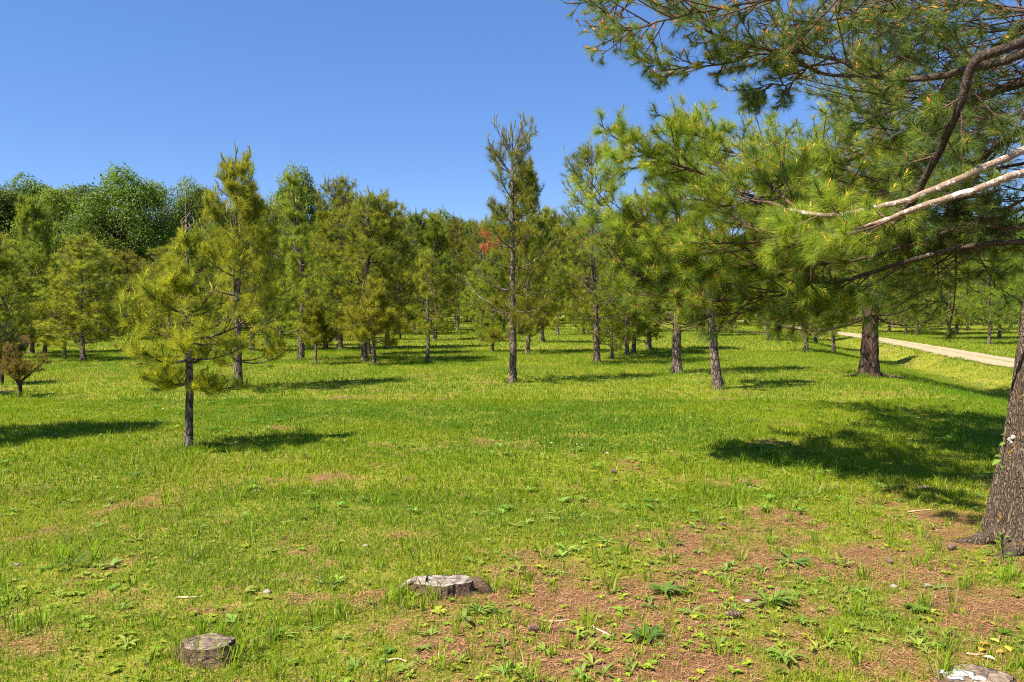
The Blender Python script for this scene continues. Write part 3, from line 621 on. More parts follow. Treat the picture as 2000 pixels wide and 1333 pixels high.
# bx, by, top y, width factor, label
TREES = [
 (63, 691, 392, 0.8, 'dark-trunked pine behind the scrubby brown bush, with a reddish dead patch high up'),
 (163, 704, 478, 1.1, 'pine with a fluted pale foot next to the small dark sapling'),
 (88, 690, 492, 0.9, 'pine whose thin trunk stands just behind the dark-trunked one by the brown bush'),
 (8, 700, 475, 0.95, 'pine cut by the picture edge, behind the dark scrub'),
 (493, 686, 400, 1.0, 'dark-stemmed pine showing right behind the thick grey trunk'),
 (522.7, 678, 400, 1.0, 'pine with a short grey stem in the gap before the kinked pine'),
 (637, 683, 425, 0.95, 'pine with a dark straight stem just past the tiny sapling'),
 (665, 684.5, 372, 1.05, 'pine with a pale flared trunk, the stoutest behind the sapling'),
 (655, 666, 400, 0.95, 'pine with a brown stem partly hidden by the pale flared trunk'),
 (712, 706, 382, 1.05, 'full pine with a short dark trunk directly behind the low bushy young pine'),
 (720, 694, 410, 0.9, 'pine half hidden by the short dark trunk behind the bushy young pine'),
 (756, 681.5, 395, 1.0, 'pine with its foot in shade, just past the low bushy young pine'),
 (849.5, 665, 432, 1.0, 'pine with a grey trunk right behind the slender young pine'),
 (894, 647, 440, 1.0, 'leaning dark-stemmed pine deeper in the grove, before the twin pale stem'),
 (926.5, 650, 440, 0.9, 'straight pale-stemmed pine deep in the grove left of the rust-branched pine'),
 (938, 668, 520, 0.8, 'thin dark-stemmed young pine between the slender pine and the rust-branched pine'),
 (962, 688, 500, 0.75, 'small pine with a pinkish stem close beside the rust-branched pine'),
 (984.5, 645, 440, 0.9, 'pine with a dark stem glimpsed just behind the rust-branched pine'),
 (1030.5, 692, 330, 0.8, 'second trunk right after the rust-branched pine, brown and half its width'),
 (1060, 669, 425, 0.95, 'pine with a short grey trunk and scraps of wood at its foot'),
 (1076, 639, 450, 0.9, 'far pine whose stem shows between the short grey trunk and a taller brown one'),
 (1088.7, 655, 420, 1.0, 'pine with a tall clean brown trunk in the centre of the grove'),
 (1123, 639.5, 455, 0.9, 'far pine with a small bright tuft of low foliage'),
 (1140, 654, 430, 0.9, 'pine with a straight stem just before the open-topped pine'),
 (1195.5, 702, 470, 0.7, 'slim pine whose thin stem stands just past the open-topped pine'),
 (1225.5, 694.7, 440, 0.85, 'dark-stemmed member of the close pair beyond the slim pine'),
 (1237.5, 690.5, 450, 0.85, 'pinkish-stemmed member of the close pair beyond the slim pine'),
 (1267.7, 683.7, 380, 1.0, 'pine with a grey trunk standing free before the straight stout trunk'),
 (1256, 649.5, 470, 0.9, 'far pine with a short dark stem behind the free-standing grey trunk'),
 (1241, 645, 470, 0.9, 'far pine with a faint stem behind the close pair'),
 (1360, 648, 470, 0.9, 'far pale-stemmed pine between the stout trunk and the leaning trunk'),
 (1374, 656, 470, 0.9, 'bluish dark-stemmed pine touching the outline of the leaning trunk'),
 (1406.6, 651, 470, 0.9, 'far pine with a pale stem just past the leaning trunk'),
 (1428, 650, 480, 0.9, 'far pine with a stubby shaded stem past the leaning trunk'),
 (1503, 665.6, 440, 0.95, 'pine with a mottled pale stem and bright low boughs'),
 (1497, 656, 480, 0.85, 'thin pine hidden behind the mottled pale stem'),
 (1574, 688, 420, 0.95, 'pine with a stout short grey trunk near the far end of the road'),
 (1566, 660, 480, 0.8, 'small pine behind the stout short grey trunk near the road end'),
 (1593, 672, 440, 0.9, 'pine with a light brown trunk at the bend where the road disappears'),
 (1628, 689, 400, 0.85, 'dark-trunked pine with drooping dead twigs beside the road'),
]
for i, (bx, by, ty, rw, lab) in enumerate(TREES):
    p = ground(bx, by); H = topz(ty, p[1]) - p[2]
    shared('p', i % len(VAR), p, H, rw * min(1.35, max(0.75, 5.8 / H)), lab, GP)
GW = 'pines beyond the gravel road'
WT = [(1737, 650, 470, .9, 'soft green pine beyond the road, showing just past the big dark trunk'),
 (1791, 655, 455, .9, 'soft green pine beyond the road with a very thin stem'),
 (1853, 663, 440, 1.0, 'soft green pine with a slim brown stem on the verge beyond the road'),
 (1868, 653, 430, .9, 'soft green pine behind the slim brown stem beyond the road'),
 (1932, 673, 440, .85, 'soft green pine with a reddish stem closest to the far side of the road'),
 (1951.6, 662, 430, .95, 'soft green pine with a pale leaning stem beyond the road'),
 (2030, 668, 400, .95, 'soft green pine beyond the road, cut off by the big lichened trunk')]
for i, (bx, by, ty, rw, lab) in enumerate(WT):
    p = ground(bx, by); shared('w', i % 3, p, topz(ty, p[1]) - p[2], rw, lab, GW)
# rows further back
rg = random.Random(5)
def ok(x, y, pts, d):
    return all((x - a) ** 2 + (y - b) ** 2 > d * d for a, b in pts)
pts = []; nback = 0; BACK = []
for k in range(900):
    if nback >= 104: break
    px = rg.uniform(-60, 1680); 
    if px < 560: Y = rg.uniform(38, 62)
    elif px < 850: Y = rg.uniform(46, 72)
    else: Y = rg.uniform(74, 100)
    x = (px - 1000) / F * Y
    if not ok(x, Y, pts, 2.3): continue
    pts.append((x, Y)); nback += 1
    z = float(height(x, Y)); p = (x, Y, z); tyy = (478 if px < 110 else 492 if px < 345 else 460 if px < 420 else 430 if px < 680 else 428 if px < 850 else 448) + rg.uniform(-14, 22)
    H = topz(tyy, Y) - z
    BACK.append((px, Y, p, H))
KEYS = [(8, 'edge-cut pine'), (63, 'dark-trunked pine'), (163, 'fluted pale-footed pine'), (228, 'bluish understory tree'), (300, 'thin side boughs of the small yellow-green pine'), (370, 'small yellow-green pine'), (466, 'tall bushy pine'),
 (523, 'short grey stem before the kinked pine'), (588, 'kinked pine'), (637, 'dark straight stem past the tiny sapling'), (665, 'pale flared trunk'), (712, 'full short-trunked pine'), (756, 'pine with its foot in shade'), (834, 'slender young pine'),
 (894, 'leaning dark stem'), (927, 'straight pale stem'), (962, 'small pinkish stem'), (1001, 'rust-branched pine'), (1031, 'second brown trunk after the rust-branched pine'), (1060, 'short grey trunk with wood scraps'), (1089, 'tall clean brown trunk'),
 (1123, 'bright low tuft of foliage'), (1166, 'open-topped pine'), (1196, 'slim pine'), (1231, 'close pair of stems'), (1268, 'free-standing grey trunk'), (1322, 'straight stout trunk'), (1402, 'leaning twisted trunk'), (1503, 'mottled pale stem'), (1574, 'stout short grey trunk'), (1628, 'pine with drooping dead twigs')]
cnt_ = {}
for px, Y, p, H in sorted(BACK, key=lambda b: b[1]):
    key = min(KEYS, key=lambda q: abs(q[0] - px))[1]; cnt_[key] = cnt_.get(key, 0) + 1
    lab = '%s back-row pine behind the %s' % (('foremost', 'second', 'third', 'fourth', 'fifth', 'sixth', 'seventh', 'eighth', 'ninth', 'tenth', 'eleventh', 'twelfth')[min(cnt_[key], 12) - 1], key)
    shared('p', rg.randrange(len(VAR)), p, H, 1.05 * min(1.3, max(.8, 6.2 / H)), lab, 'back rows of pines' if px < 850 else 'last rows of pines')
BLT = ['belt pine filling the gap just past the big dark trunk', 'belt pine behind the one with a very thin stem', 'belt pine standing between the very thin stem and the slim brown stem', 'tall belt pine behind the slim brown stem',
 'belt pine between the slim brown stem and the reddish stem', 'tall belt pine behind the reddish stem', 'belt pine behind the pale leaning stem beyond the road', 'belt pine behind the big lichened trunk', 'short belt pine close behind the road edge near the big dark trunk', 'short belt pine between the pale leaning stem and the big lichened trunk']
for k, (px, Y, H) in enumerate([(1700, 62, 8), (1745, 70, 8.5), (1800, 66, 8), (1835, 75, 9), (1890, 64, 8), (1925, 78, 9), (1975, 66, 8.5), (2040, 70, 9), (1770, 58, 7), (1990, 58, 7.5)]):
    x = (px - 1000) / F * Y
    shared('w', k % 3, (x, Y, float(height(x, Y))), H, 0.85, BLT[k], 'far belt of pines beyond the road')
# trees just outside the frame whose shadows lie in it
p = (-7.7, 9.2, float(height(-7.7, 9.2))); shared('p', 1, p, 4.2, 1.1, 'pine standing beyond the picture edge that shades the grass beside the small pine', None)
p = (-12.3, 14.0, float(height(-12.3, 14.0))); shared('p', 3, p, 4.0, 1.1, 'pine beyond the picture edge next to the scrubby brown bush', None)

# --- big dark pine by the road (18 m away) ----------------------------------------------------
p = ground(1697, 737); H = 8.6
w, f = pine(303, H=H, R=2.5, cb=0.17, r0=0.20, nlen=0.14, nw=0.0052, cnt=28, dens=1.35, tint=(A([0.26, 0.34, 0.03]), A([0.18, 0.27, 0.03]), A([0.13, 0.22, 0.045])), soft=True, sides=28, trunk_rows=150,
            wander=.02, prof=lambda t: 0.85 + .15 * min(1, t / .2) - .6 * t, whorl=0.06, lean=(0.15, 0))
tbig = place_tree('pine_tree', w.mesh('trunk', True), f.mesh('crown'), p, 0, (1, 1, 1), M_BARK_DARK, M_NEEDLE, 'large old pine with a dark reddish flared trunk between the meadow and the road', 'pine tree')
q = [catmull([(-.1, 0, .12), (-.35, -.1, .06), (-.6, -.15, .03), (-.85, -.1, -.02)], 10), catmull([(.1, 0, .12), (.35, -.12, .05), (.55, -.2, .02), (.75, -.2, -.03)], 10)]
for a in q:
    v_, f_ = tubes(a[None], np.linspace(.05, .012, 10)[None], 7); obj('root', mesh('root', v_, f_, None, True), M_BARK_DARK, tbig)

# ------------------------------------------------------------------ broad-leaved wood behind
def broadleaf(seed, H=13, W=8, cb=0.12, nl=36000, ls=0.17, lobes=34, colr=(0.10, 0.155, 0.017)):
    rng = np.random.default_rng(seed)
    wood = Bag(); P = A([(0, 0, 0), (rng.normal(0, .1), rng.normal(0, .1), H * .3), (rng.normal(0, .3), rng.normal(0, .3), H * .5), (rng.normal(0, .4), 0, H * .68)])
    v, f, PP, RR_ = trunk_mesh(P, A([.28, .22, .14, .05]), 24, 10, .06, seed, .4, 3, .3); wood.add(v, f, (1, 1, 1))
    u = norm(rng.normal(0, 1, (lobes, 3))); u[:, 2] = np.abs(u[:, 2]) * 1.25 - 0.62
    cz = H * (cb + 1) / 2; u = u * rng.uniform(.72, 1.12, (lobes, 1)); c = u * A([W * .36, W * .36, H * (1 - cb) * .40]) + A([0, 0, cz]); rl_ = rng.uniform(.11, .19, lobes) * W * A(1.0)
    fr = [catmull([PP[rng.integers(6, 20)], (PP[12] + ci) / 2 + A([0, 0, .2]), ci], 6) for ci in c]
    wood.add(*tubes(A(fr), np.repeat(np.linspace(.09, .025, 6)[None], lobes, 0), 5), (1, 1, 1))
    per = nl // lobes
    d = norm(rng.normal(0, 1, (lobes, per, 3)) + A([0, 0, .35])); rr_ = rng.uniform(.74, 1.06, (lobes, per, 1))
    bump = vnoise(d[..., 0] * 3 + np.arange(lobes)[:, None] * 7, d[..., 1] * 3 + d[..., 2] * 3, seed)[..., None]
    X = c[:, None] + d * rl_[:, None, None] * rr_ * (0.6 + .8 * bump) * A([1, 1, .8]); X = X.reshape(-1, 3); dn = d.reshape(-1, 3); n = len(X)
    nn = norm(dn * .6 + A([0, 0, .5]) + rng.normal(0, .55, (n, 3))); a = norm(np.cross(nn, rng.normal(0, 1, (n, 3)))); b = np.cross(nn, a); s = ls * rng.uniform(.5, 1.2, (n, 1))
    V = np.stack([X - a * s * .5, X + b * s * .33, X + a * s * .5, X - b * s * .33], 1).reshape(-1, 3)
    C = A(colr) * np.repeat(np.repeat(rng.uniform(.65, 1.4, lobes), per)[:, None] * rng.uniform(.75, 1.3, (n, 1)), 4, 0)
    fol = Bag(); fol.add(V, np.arange(n * 4).reshape(-1, 4), C)
    return wood.mesh('trunk', True), fol.mesh('crown')
BV = [broadleaf(401), broadleaf(412, W=9, lobes=40, colr=(0.105, 0.15, 0.012)), broadleaf(423, W=7, lobes=28, colr=(0.085, 0.135, 0.016)), broadleaf(434, W=8, lobes=26, nl=30000, colr=(0.118, 0.179, 0.015))]
BV0 = {}
def bl(vi, px, ty, Y, wpx, label, group='broad-leaved trees closing the meadow', Htop=None):
    x = (px - 1000) / F * Y; z = float(height(x, Y)); H = (topz(ty, Y) - z) * 1.11; W = wpx / F * Y; W0 = (8, 9, 7, 8)[vi]
    sc = (W / W0, W / W0, H / 13.0); rz = R_.uniform(0, 6.28)
    if vi not in BV0:
        t = empty('broadleaf_tree', (x, Y, z), rz); t.scale = sc; obj('trunk', BV[vi][0], M_BARK_DARK, t); obj('crown', BV[vi][1], M_LEAF, t); tag(t, label, 'tree', group); BV0[vi] = t; return t
    return copy_tree(BV0[vi], (x, Y, z), rz, sc, label, group)
BL = [(2, 5, 332, 66, 180, 'broad-leaved tree at the picture edge of the wood with a low rounded top'),
 (0, 62, 330, 68, 170, 'broad-leaved tree with a small knobbly top beside the edge one'),
 (3, 115, 346, 64, 160, 'paler broad-leaved tree dipping low next to the great dome'),
 (2, 160, 330, 76, 150, 'broad-leaved tree peeking over the flank of the great dome'),
 (1, 238, 312, 60, 235, 'great dome-shaped broad-leaved tree, the widest crown of the wood'),
 (3, 318, 342, 66, 150, 'broad-leaved tree sloping down beside the great dome'),
 (0, 382, 338, 68, 130, 'dark round broad-leaved tree between the great dome and the tall bushy pine'),
 (2, 470, 375, 76, 140, 'broad-leaved tree mostly hidden by the tall bushy pine'),
 (1, 590, 313, 58, 165, 'dark green broad-leaved tree towering behind the kinked pine'),
 (3, 665, 372, 74, 110, 'yellowish broad-leaved tree at the shoulder of the dark green tower'),
 (0, 735, 415, 80, 120, 'low broad-leaved tree behind the full pine'),
 (3, 800, 408, 84, 120, 'sunlit broad-leaved tree where the skyline turns low'),
 (1, 862, 400, 84, 130, 'broad bright green tree on the low skyline before the rust-branched pine'),
 (2, 915, 408, 88, 100, 'small round tree just before the rust-branched pine on the skyline'),
 (0, 975, 418, 90, 130, 'broad-leaved tree behind the rust-branched pine'),
 (3, 1050, 415, 92, 130, 'broad-leaved tree on the skyline just past the rust-branched pine'),
 (1, 1125, 410, 94, 140, 'broad-leaved tree framed between two tall pines'),
 (0, 1205, 420, 94, 130, 'broad-leaved tree low on the skyline past the open-topped pine')]
for a in BL: bl(*a)
GH = 'screened trees of the far wood'
for k, px in enumerate(range(1270, 2120, 75)):
    bl(k % 4, px, 425 + (k * 37) % 30, 98 + (k % 3) * 4, 150, '%s screened broad-leaved tree of the far wood, counting from the open-topped pine towards the road' % ('first', 'second', 'third', 'fourth', 'fifth', 'sixth', 'seventh', 'eighth', 'ninth', 'tenth', 'eleventh', 'twelfth')[k], GH)
bl(0, -90, 345, 74, 170, 'broad-leaved tree past the picture edge of the wood', None)
# understory trees between the pines
bl(2, 228, 530, 44, 75, 'bluish-green understory tree glowing between the pines under the great dome', None)
bl(3, 100, 585, 40, 70, 'light green understory tree behind the small dark sapling', None)
bl(0, 335, 520, 50, 70, 'dark understory tree behind the small yellow-green pine', None)
# undergrowth closing the view under the wood
rg2 = np.random.default_rng(8); xs, ys, hs = [], [], []
for px in np.arange(-200, 2250, 5.0):
    for j in range(14):
        Y = (58 if px < 600 else 74 if px < 850 else 99 if px < 1680 else 78) + rg2.uniform(0, 9); x_ = (px - 1000) / F * Y
        xs.append(x_ + rg2.normal(0, .4)); ys.append(Y); hs.append(rg2.uniform(0, 1) ** .7 * (4.6 if px < 1680 else 5.5))
n = len(xs) * 6; X = np.stack([np.repeat(xs, 6), np.repeat(ys, 6), np.repeat(hs, 6)], 1) + rg2.normal(0, .3, (n, 3)); X[:, 2] = np.abs(X[:, 2]) + height(X[:, 0], X[:, 1])
nn = norm(rg2.normal(0, 1, (n, 3)) + A([0, -.3, .6])); a = norm(np.cross(nn, rg2.normal(0, 1, (n, 3)))); b = np.cross(nn, a); s = rg2.uniform(.2, .5, (n, 1))
V = np.stack([X - a * s * .5, X + b * s * .35, X + a * s * .5, X - b * s * .35], 1).reshape(-1, 3)
C = A([.12, .18, .02]) * np.repeat(rg2.uniform(.5, 1.4, (n, 1)), 4, 0)
tag(obj('undergrowth', mesh('undergrowth', V, np.arange(n * 4).reshape(-1, 4), C), M_LEAF), 'dark leafy undergrowth along the foot of the far wood', 'undergrowth', kind='stuff')

# ------------------------------------------------------------------ scrub at the meadow's edge
def bush(px, py, ty, wpx, seed, label, cols, dens=1.0):
    rng = np.random.default_rng(seed); p = ground(px, py); H = topz(ty, p[1]) - p[2]; W = wpx / F * p[1]
    st = []
    for j in range(11):
        a = rng.uniform(0, 6.28); d = A([math.cos(a) * W * .45, math.sin(a) * W * .45, 0]) * rng.uniform(.3, 1)
        st.append(catmull([(0, 0, 0), (rng.normal(0, .02), rng.normal(0, .02), H * .3), d * .55 + A([0, 0, H * .55]), d + A([0, 0, H * rng.uniform(.6, 1)])], 8))
    st = A(st); wood = Bag(); wood.add(*tubes(st, np.repeat(np.linspace(.03, .006, 8)[None], 11, 0), 5), (1, 1, 1))
    b2 = spawn(st, rng, int(12 * dens), .35, 1, .5, 1.2, .32, .15, 4, .2, .9); b3 = spawn(b2, rng, 4, .2, 1, .4, 1.1, .6, .15, 3, .2, .9)
    wood.add(*tubes(b2, np.repeat(A([[.006, .005, .004, .003]]), len(b2), 0), 3), (1, 1, 1))
    fol = Bag()
    for bb_ in (b2, b3):
        ci = rng.integers(0, len(cols), len(bb_)); c = A(cols)[ci] * rng.uniform(.7, 1.3, (len(bb_), 1))
        fol.add(*needles(bb_[:, -1], bb_[:, -1] - bb_[:, 0], rng, 22, .06, .007, (.2, 1.3), .12, 0, c, .3))
    t = empty('scrub_bush', p); obj('stems', wood.mesh('stems', True), M_BARK_DARK, t).name = 'stem'; obj('foliage', fol.mesh('foliage'), M_NEEDLE, t); tag(t, label, 'bush'); return t
bush(40, 776, 682, 110, 5, 'scrubby bush with rust-brown and yellow foliage on one short stem in the grass', [(.24, .25, .03), (.16, .19, .03), (.28, .26, .04), (.26, .14, .06)])
bush(4, 752, 640, 85, 6, 'dense dark green bush at the picture edge behind the scrubby brown bush', [(.05, .08, .02), (.07, .10, .025)], 1.5)
bush(40, 706, 655, 60, 7, 'dead reddish-brown bush under the dark-trunked pine', [(.30, .14, .08), (.25, .13, .08), (.12, .12, .04)])
bush(782, 664, 615, 60, 9, 'low leafy bush at the shaded edge behind the low bushy young pine', [(.06, .12, .03), (.08, .14, .03)], 1.5)

# ------------------------------------------------------------------ the big overhanging pine on the right
big = empty('pine_tree', (0, 0, 0)); tag(big, 'huge overhanging pine with a lichen-speckled trunk and long white-spotted limbs', 'pine tree')
TB = A([3.56, 5.35, 0])
z0 = float(height(TB[0], TB[1])) - 0.03
big.location = (TB[0], TB[1], z0)
def L_(P): return A(P) - A([TB[0], TB[1], z0])          # into the tree's own space
Pt_ = [(0.05, 0, -0.05), (0.09, 0, .35), (0.14, 0, .8), (0.20, 0, 1.5), (0.27, 0.02, 2.6), (0.38, .05, 4.2), (0.42, .1, 7), (0.45, .1, 11.5)]
v_, f_, PP, RR_ = trunk_mesh(Pt_, [.36, .345, .335, .32, .30, .25, .17, .03], 620, 300, 0.05, 5, 0.12, 17.0, .6)
obj('trunk', mesh('trunk', v_, f_, None, True), M_BARK_BIG, big)
def bpos(z):
    return A([np.interp(z, PP[:, 2], PP[:, j]) for j in range(3)])
rng = np.random.default_rng(77)
FOL_A, FOL_B = Bag(), Bag(); TW = Bag(); CONE = Bag()
def grow(P, r0, r1, mat, bag, n2, s0, lf, ncol, k=22, tuftn=34, nlen=.105, nw=.0026, cones=0.12, name='limb', droop=.15, third=5, upb=.05, flat=.45, attach=None, thin=1.0, twig=.004, conecol=(.50, .19, .07), L2=None):
    P = L_(P)
    if attach is not None: P = np.vstack([bpos(attach)[None], P])
    P = catmull(P, k); P[1:-1] += rng.normal(0, .004, (k - 2, 3))
    rv = np.linspace(r0, r1, k) * rng.uniform(.97, 1.03, k); rv[-1] *= .1
    if attach is None: rv[0] *= .05
    v, f = tubes(P[None], rv[None], 10)
    obj(name, mesh(name, v, f, None, True), mat, big)
    if n2 == 0: return
    Ltot = np.linalg.norm(np.diff(P, axis=0), axis=1).sum()
    b2 = spawn(P[None], rng, n2, s0, 1.0, .45, 1.1, lf, upb, 7, .10, flat, .15, .4, .45)
    b3 = spawn(b2, rng, third, .25, 1.0, .4, .95, .45, upb, 5, .10, .55, .08, .35, .4)
    b4 = spawn(b3, rng, 2, .3, 1.0, .4, .9, .5, .12, 3, .08, .6, .05, .3, .3)
    TW.add(*tubes(b2, np.repeat(np.linspace(twig * 2, twig, 7)[None], len(b2), 0), 4), (1, 1, 1))
    TW.add(*tubes(b3, np.repeat(np.linspace(twig * .9, twig * .6, 5)[None], len(b3), 0), 3), (1, 1, 1))
    TW.add(*tubes(b4, np.repeat(np.linspace(twig * .6, twig * .45, 3)[None], len(b4), 0), 3), (1, 1, 1))
    Pt, Dt = [], []
    for bb_ in (b2, b3, b4):
        Pt.append(bb_[:, -1]); Dt.append(bb_[:, -1] - bb_[:, -2])
    Pt.append(b3[:, 3]); Dt.append(b3[:, 3] - b3[:, 2]); Pt.append(b4[:, 1]); Dt.append(b4[:, 1] - b4[:, 0])
    Pt, Dt = np.concatenate(Pt), norm(np.concatenate(Dt)) + A([0, 0, .15]); m_ = rng.random(len(Pt)) < thin; Pt, Dt = Pt[m_], Dt[m_]
    c = A(ncol)[rng.integers(0, len(ncol), len(Pt))] * rng.uniform(.8, 1.25, (len(Pt), 1))
    bag.add(*needles(Pt, Dt, rng, tuftn, nlen, nw, (.25, 1.15), .05, droop, c, .3))
    m_ = rng.random(len(Pt)) < cones; Q = Pt[m_]; D = norm(Dt[m_] + A([0, 0, .6]))
    if len(Q):
        q = np.stack([Q, Q + D * .018, Q + D * .038], 1); v, f = tubes(q, np.repeat(A([[.006, .008, .002]]), len(q), 0), 5)
        CONE.add(v, f, np.repeat(A(conecol) * rng.uniform(.6, 1.4, (len(q), 1)), 15, 0))
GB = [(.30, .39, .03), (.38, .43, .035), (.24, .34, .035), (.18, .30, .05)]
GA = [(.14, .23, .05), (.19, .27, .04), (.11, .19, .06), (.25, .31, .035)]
YC = (.55, .30, .06)
# white-spotted limbs
def W(*pts): return [at(*q) for q in pts]
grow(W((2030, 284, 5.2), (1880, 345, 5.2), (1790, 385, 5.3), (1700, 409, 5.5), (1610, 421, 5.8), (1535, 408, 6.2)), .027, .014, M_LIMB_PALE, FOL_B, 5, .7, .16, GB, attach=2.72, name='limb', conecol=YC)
grow(W((1535, 408, 6.2), (1470, 385, 7.0), (1400, 350, 7.9), (1330, 325, 8.0), (1270, 305, 8.0), (1222, 285, 8.0)), .015, .005, M_TWIG, FOL_B, 30, .05, .22, GB, conecol=YC, name='limb')
grow(W((1560, 408, 6.1), (1500, 360, 7.2), (1450, 310, 8.3), (1400, 280, 8.5), (1360, 262, 8.6)), .012, .005, M_TWIG, FOL_B, 20, .1, .20, GB, conecol=YC, name='limb')
grow(W((2030, 330, 5.0), (1900, 372, 5.0), (1800, 405, 5.1), (1720, 432, 5.3), (1640, 460, 5.6), (1570, 462, 6.0)), .027, .011, M_LIMB_PALE, FOL_B, 9, .55, .18, GB, attach=2.5, name='limb', conecol=YC)
grow(W((1570, 462, 6.0), (1500, 470, 6.9), (1420, 480, 7.7), (1340, 470, 7.9), (1270, 450, 8.0), (1200, 430, 8.0)), .013, .005, M_TWIG, FOL_B, 34, .05, .24, GB, name='limb')
grow(W((1640, 457, 5.6), (1560, 440, 6.8), (1480, 430, 8.2), (1400, 400, 8.6), (1330, 380, 8.8)), .012, .005, M_TWIG, FOL_B, 26, .05, .25, GB, name='limb', conecol=YC)
# lower sweeping limbs
grow(W((2040, 470, 5.8), (1900, 480, 6.3), (1780, 510, 6.8), (1680, 540, 7.1), (1590, 562, 7.4), (1480, 583, 7.7), (1380, 585, 7.9), (1290, 565, 8.0), (1200, 508, 8.0)), .026, .007, M_LIMB, FOL_B, 44, .42, .16, GA + GB[:2], attach=2.2, name='limb', cones=.25, thin=.8)
grow(W((1600, 545, 7.3), (1520, 590, 7.6), (1440, 612, 7.8), (1370, 616, 7.9), (1280, 600, 8.0)), .012, .004, M_TWIG, FOL_B, 14, .1, .25, GA, name='limb', cones=.25, thin=.5)
grow(W((1760, 520, 6.9), (1700, 560, 7.0), (1640, 590, 7.2), (1570, 610, 7.3)), .010, .004, M_TWIG, FOL_B, 12, .1, .35, GA + GB[:1], name='limb', thin=.6)
grow(W((1900, 430, 7.4), (1780, 480, 7.6), (1660, 510, 7.7), (1560, 520, 7.4), (1460, 520, 7.8), (1360, 530, 8.2), (1270, 520, 8.4)), .018, .005, M_LIMB, FOL_B, 41, .3, .2, GB + GA[:2], name='limb', cones=.25)
grow(W((2060, 300, 7.2), (1900, 340, 7.8), (1780, 370, 8.0), (1660, 380, 8.8), (1560, 350, 9.4), (1480, 320, 9.8)), .017, .006, M_LIMB, FOL_B, 44, .35, .22, GB, attach=3.0, name='limb', conecol=YC)
grow(W((2060, 380, 7.8), (1950, 430, 8.2), (1850, 450, 8.6), (1760, 480, 9.0)), .02, .006, M_LIMB, FOL_A, 20, .2, .25, GA, attach=2.4, name='limb', thin=.7)
grow(W((2080, 350, 7.8), (1980, 400, 8.1), (1930, 430, 8.3), (1890, 470, 8.5)), .015, .005, M_LIMB_DARK, FOL_A, 16, .2, .4, GA, name='limb', thin=.8)
# upper dark limbs against the sky
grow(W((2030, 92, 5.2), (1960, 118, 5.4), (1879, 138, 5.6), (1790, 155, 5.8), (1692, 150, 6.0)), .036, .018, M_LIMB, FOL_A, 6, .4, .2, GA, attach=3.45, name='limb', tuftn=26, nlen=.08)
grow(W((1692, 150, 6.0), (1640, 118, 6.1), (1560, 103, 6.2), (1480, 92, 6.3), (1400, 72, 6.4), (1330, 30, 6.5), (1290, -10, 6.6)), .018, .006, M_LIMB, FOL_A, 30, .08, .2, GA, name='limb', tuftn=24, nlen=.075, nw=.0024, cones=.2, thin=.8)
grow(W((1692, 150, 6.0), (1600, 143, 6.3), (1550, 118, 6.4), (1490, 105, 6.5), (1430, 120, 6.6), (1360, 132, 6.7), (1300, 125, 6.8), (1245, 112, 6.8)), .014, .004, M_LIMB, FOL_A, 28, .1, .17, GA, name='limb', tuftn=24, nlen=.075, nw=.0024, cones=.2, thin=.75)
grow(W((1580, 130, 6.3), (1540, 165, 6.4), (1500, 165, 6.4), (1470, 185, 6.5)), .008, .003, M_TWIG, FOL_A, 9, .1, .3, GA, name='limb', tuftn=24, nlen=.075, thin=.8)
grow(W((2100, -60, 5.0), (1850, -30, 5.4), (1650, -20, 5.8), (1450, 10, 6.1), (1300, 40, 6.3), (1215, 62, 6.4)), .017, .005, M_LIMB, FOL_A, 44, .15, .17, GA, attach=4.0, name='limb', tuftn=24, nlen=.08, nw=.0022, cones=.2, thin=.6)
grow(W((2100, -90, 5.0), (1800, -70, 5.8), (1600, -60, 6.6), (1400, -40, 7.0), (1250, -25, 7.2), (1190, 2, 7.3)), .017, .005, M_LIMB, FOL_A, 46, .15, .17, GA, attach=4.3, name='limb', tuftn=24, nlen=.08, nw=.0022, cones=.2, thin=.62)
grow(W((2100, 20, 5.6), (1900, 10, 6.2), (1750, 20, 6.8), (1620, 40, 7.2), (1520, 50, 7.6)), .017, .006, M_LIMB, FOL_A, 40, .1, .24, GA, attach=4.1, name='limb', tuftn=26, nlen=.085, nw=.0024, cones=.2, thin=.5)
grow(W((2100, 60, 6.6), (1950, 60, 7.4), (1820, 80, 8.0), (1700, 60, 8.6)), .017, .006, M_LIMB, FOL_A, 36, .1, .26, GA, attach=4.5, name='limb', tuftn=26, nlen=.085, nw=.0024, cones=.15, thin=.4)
# elbow: thick dark limb that drops from the fork
grow(W((2030, 80, 5.0), (1960, 98, 5.0), (1912, 112, 5.05), (1893, 140, 5.1), (1880, 190, 5.15), (1850, 260, 5.3), (1815, 335, 5.5), (1780, 400, 5.7), (1745, 440, 5.9)), .034, .022, M_LIMB_DARK, FOL_A, 10, .45, .16, GA, attach=3.3, name='limb', thin=.5)
# thin dead twigs at the upper right
for k in range(18):
    y0 = rng.uniform(90, 430); x1 = rng.uniform(1730, 1900); y1 = y0 + rng.uniform(-60, 90); Y = rng.uniform(5.4, 7.5)
    P = W((2050, y0 - rng.uniform(0, 60), Y), (1975, y0, Y), ((x1 + 1975) / 2, (y0 + y1) / 2 + rng.uniform(-18, 18), Y + .2), (x1, y1, Y + rng.uniform(-.2, .5)))
    grow(P, .007, .0025, M_TWIG, FOL_A, 9, .2, .3, GA, name='dead_twig', thin=.10 if y0 < 300 else .2, third=3, cones=0, k=14, twig=.0022)
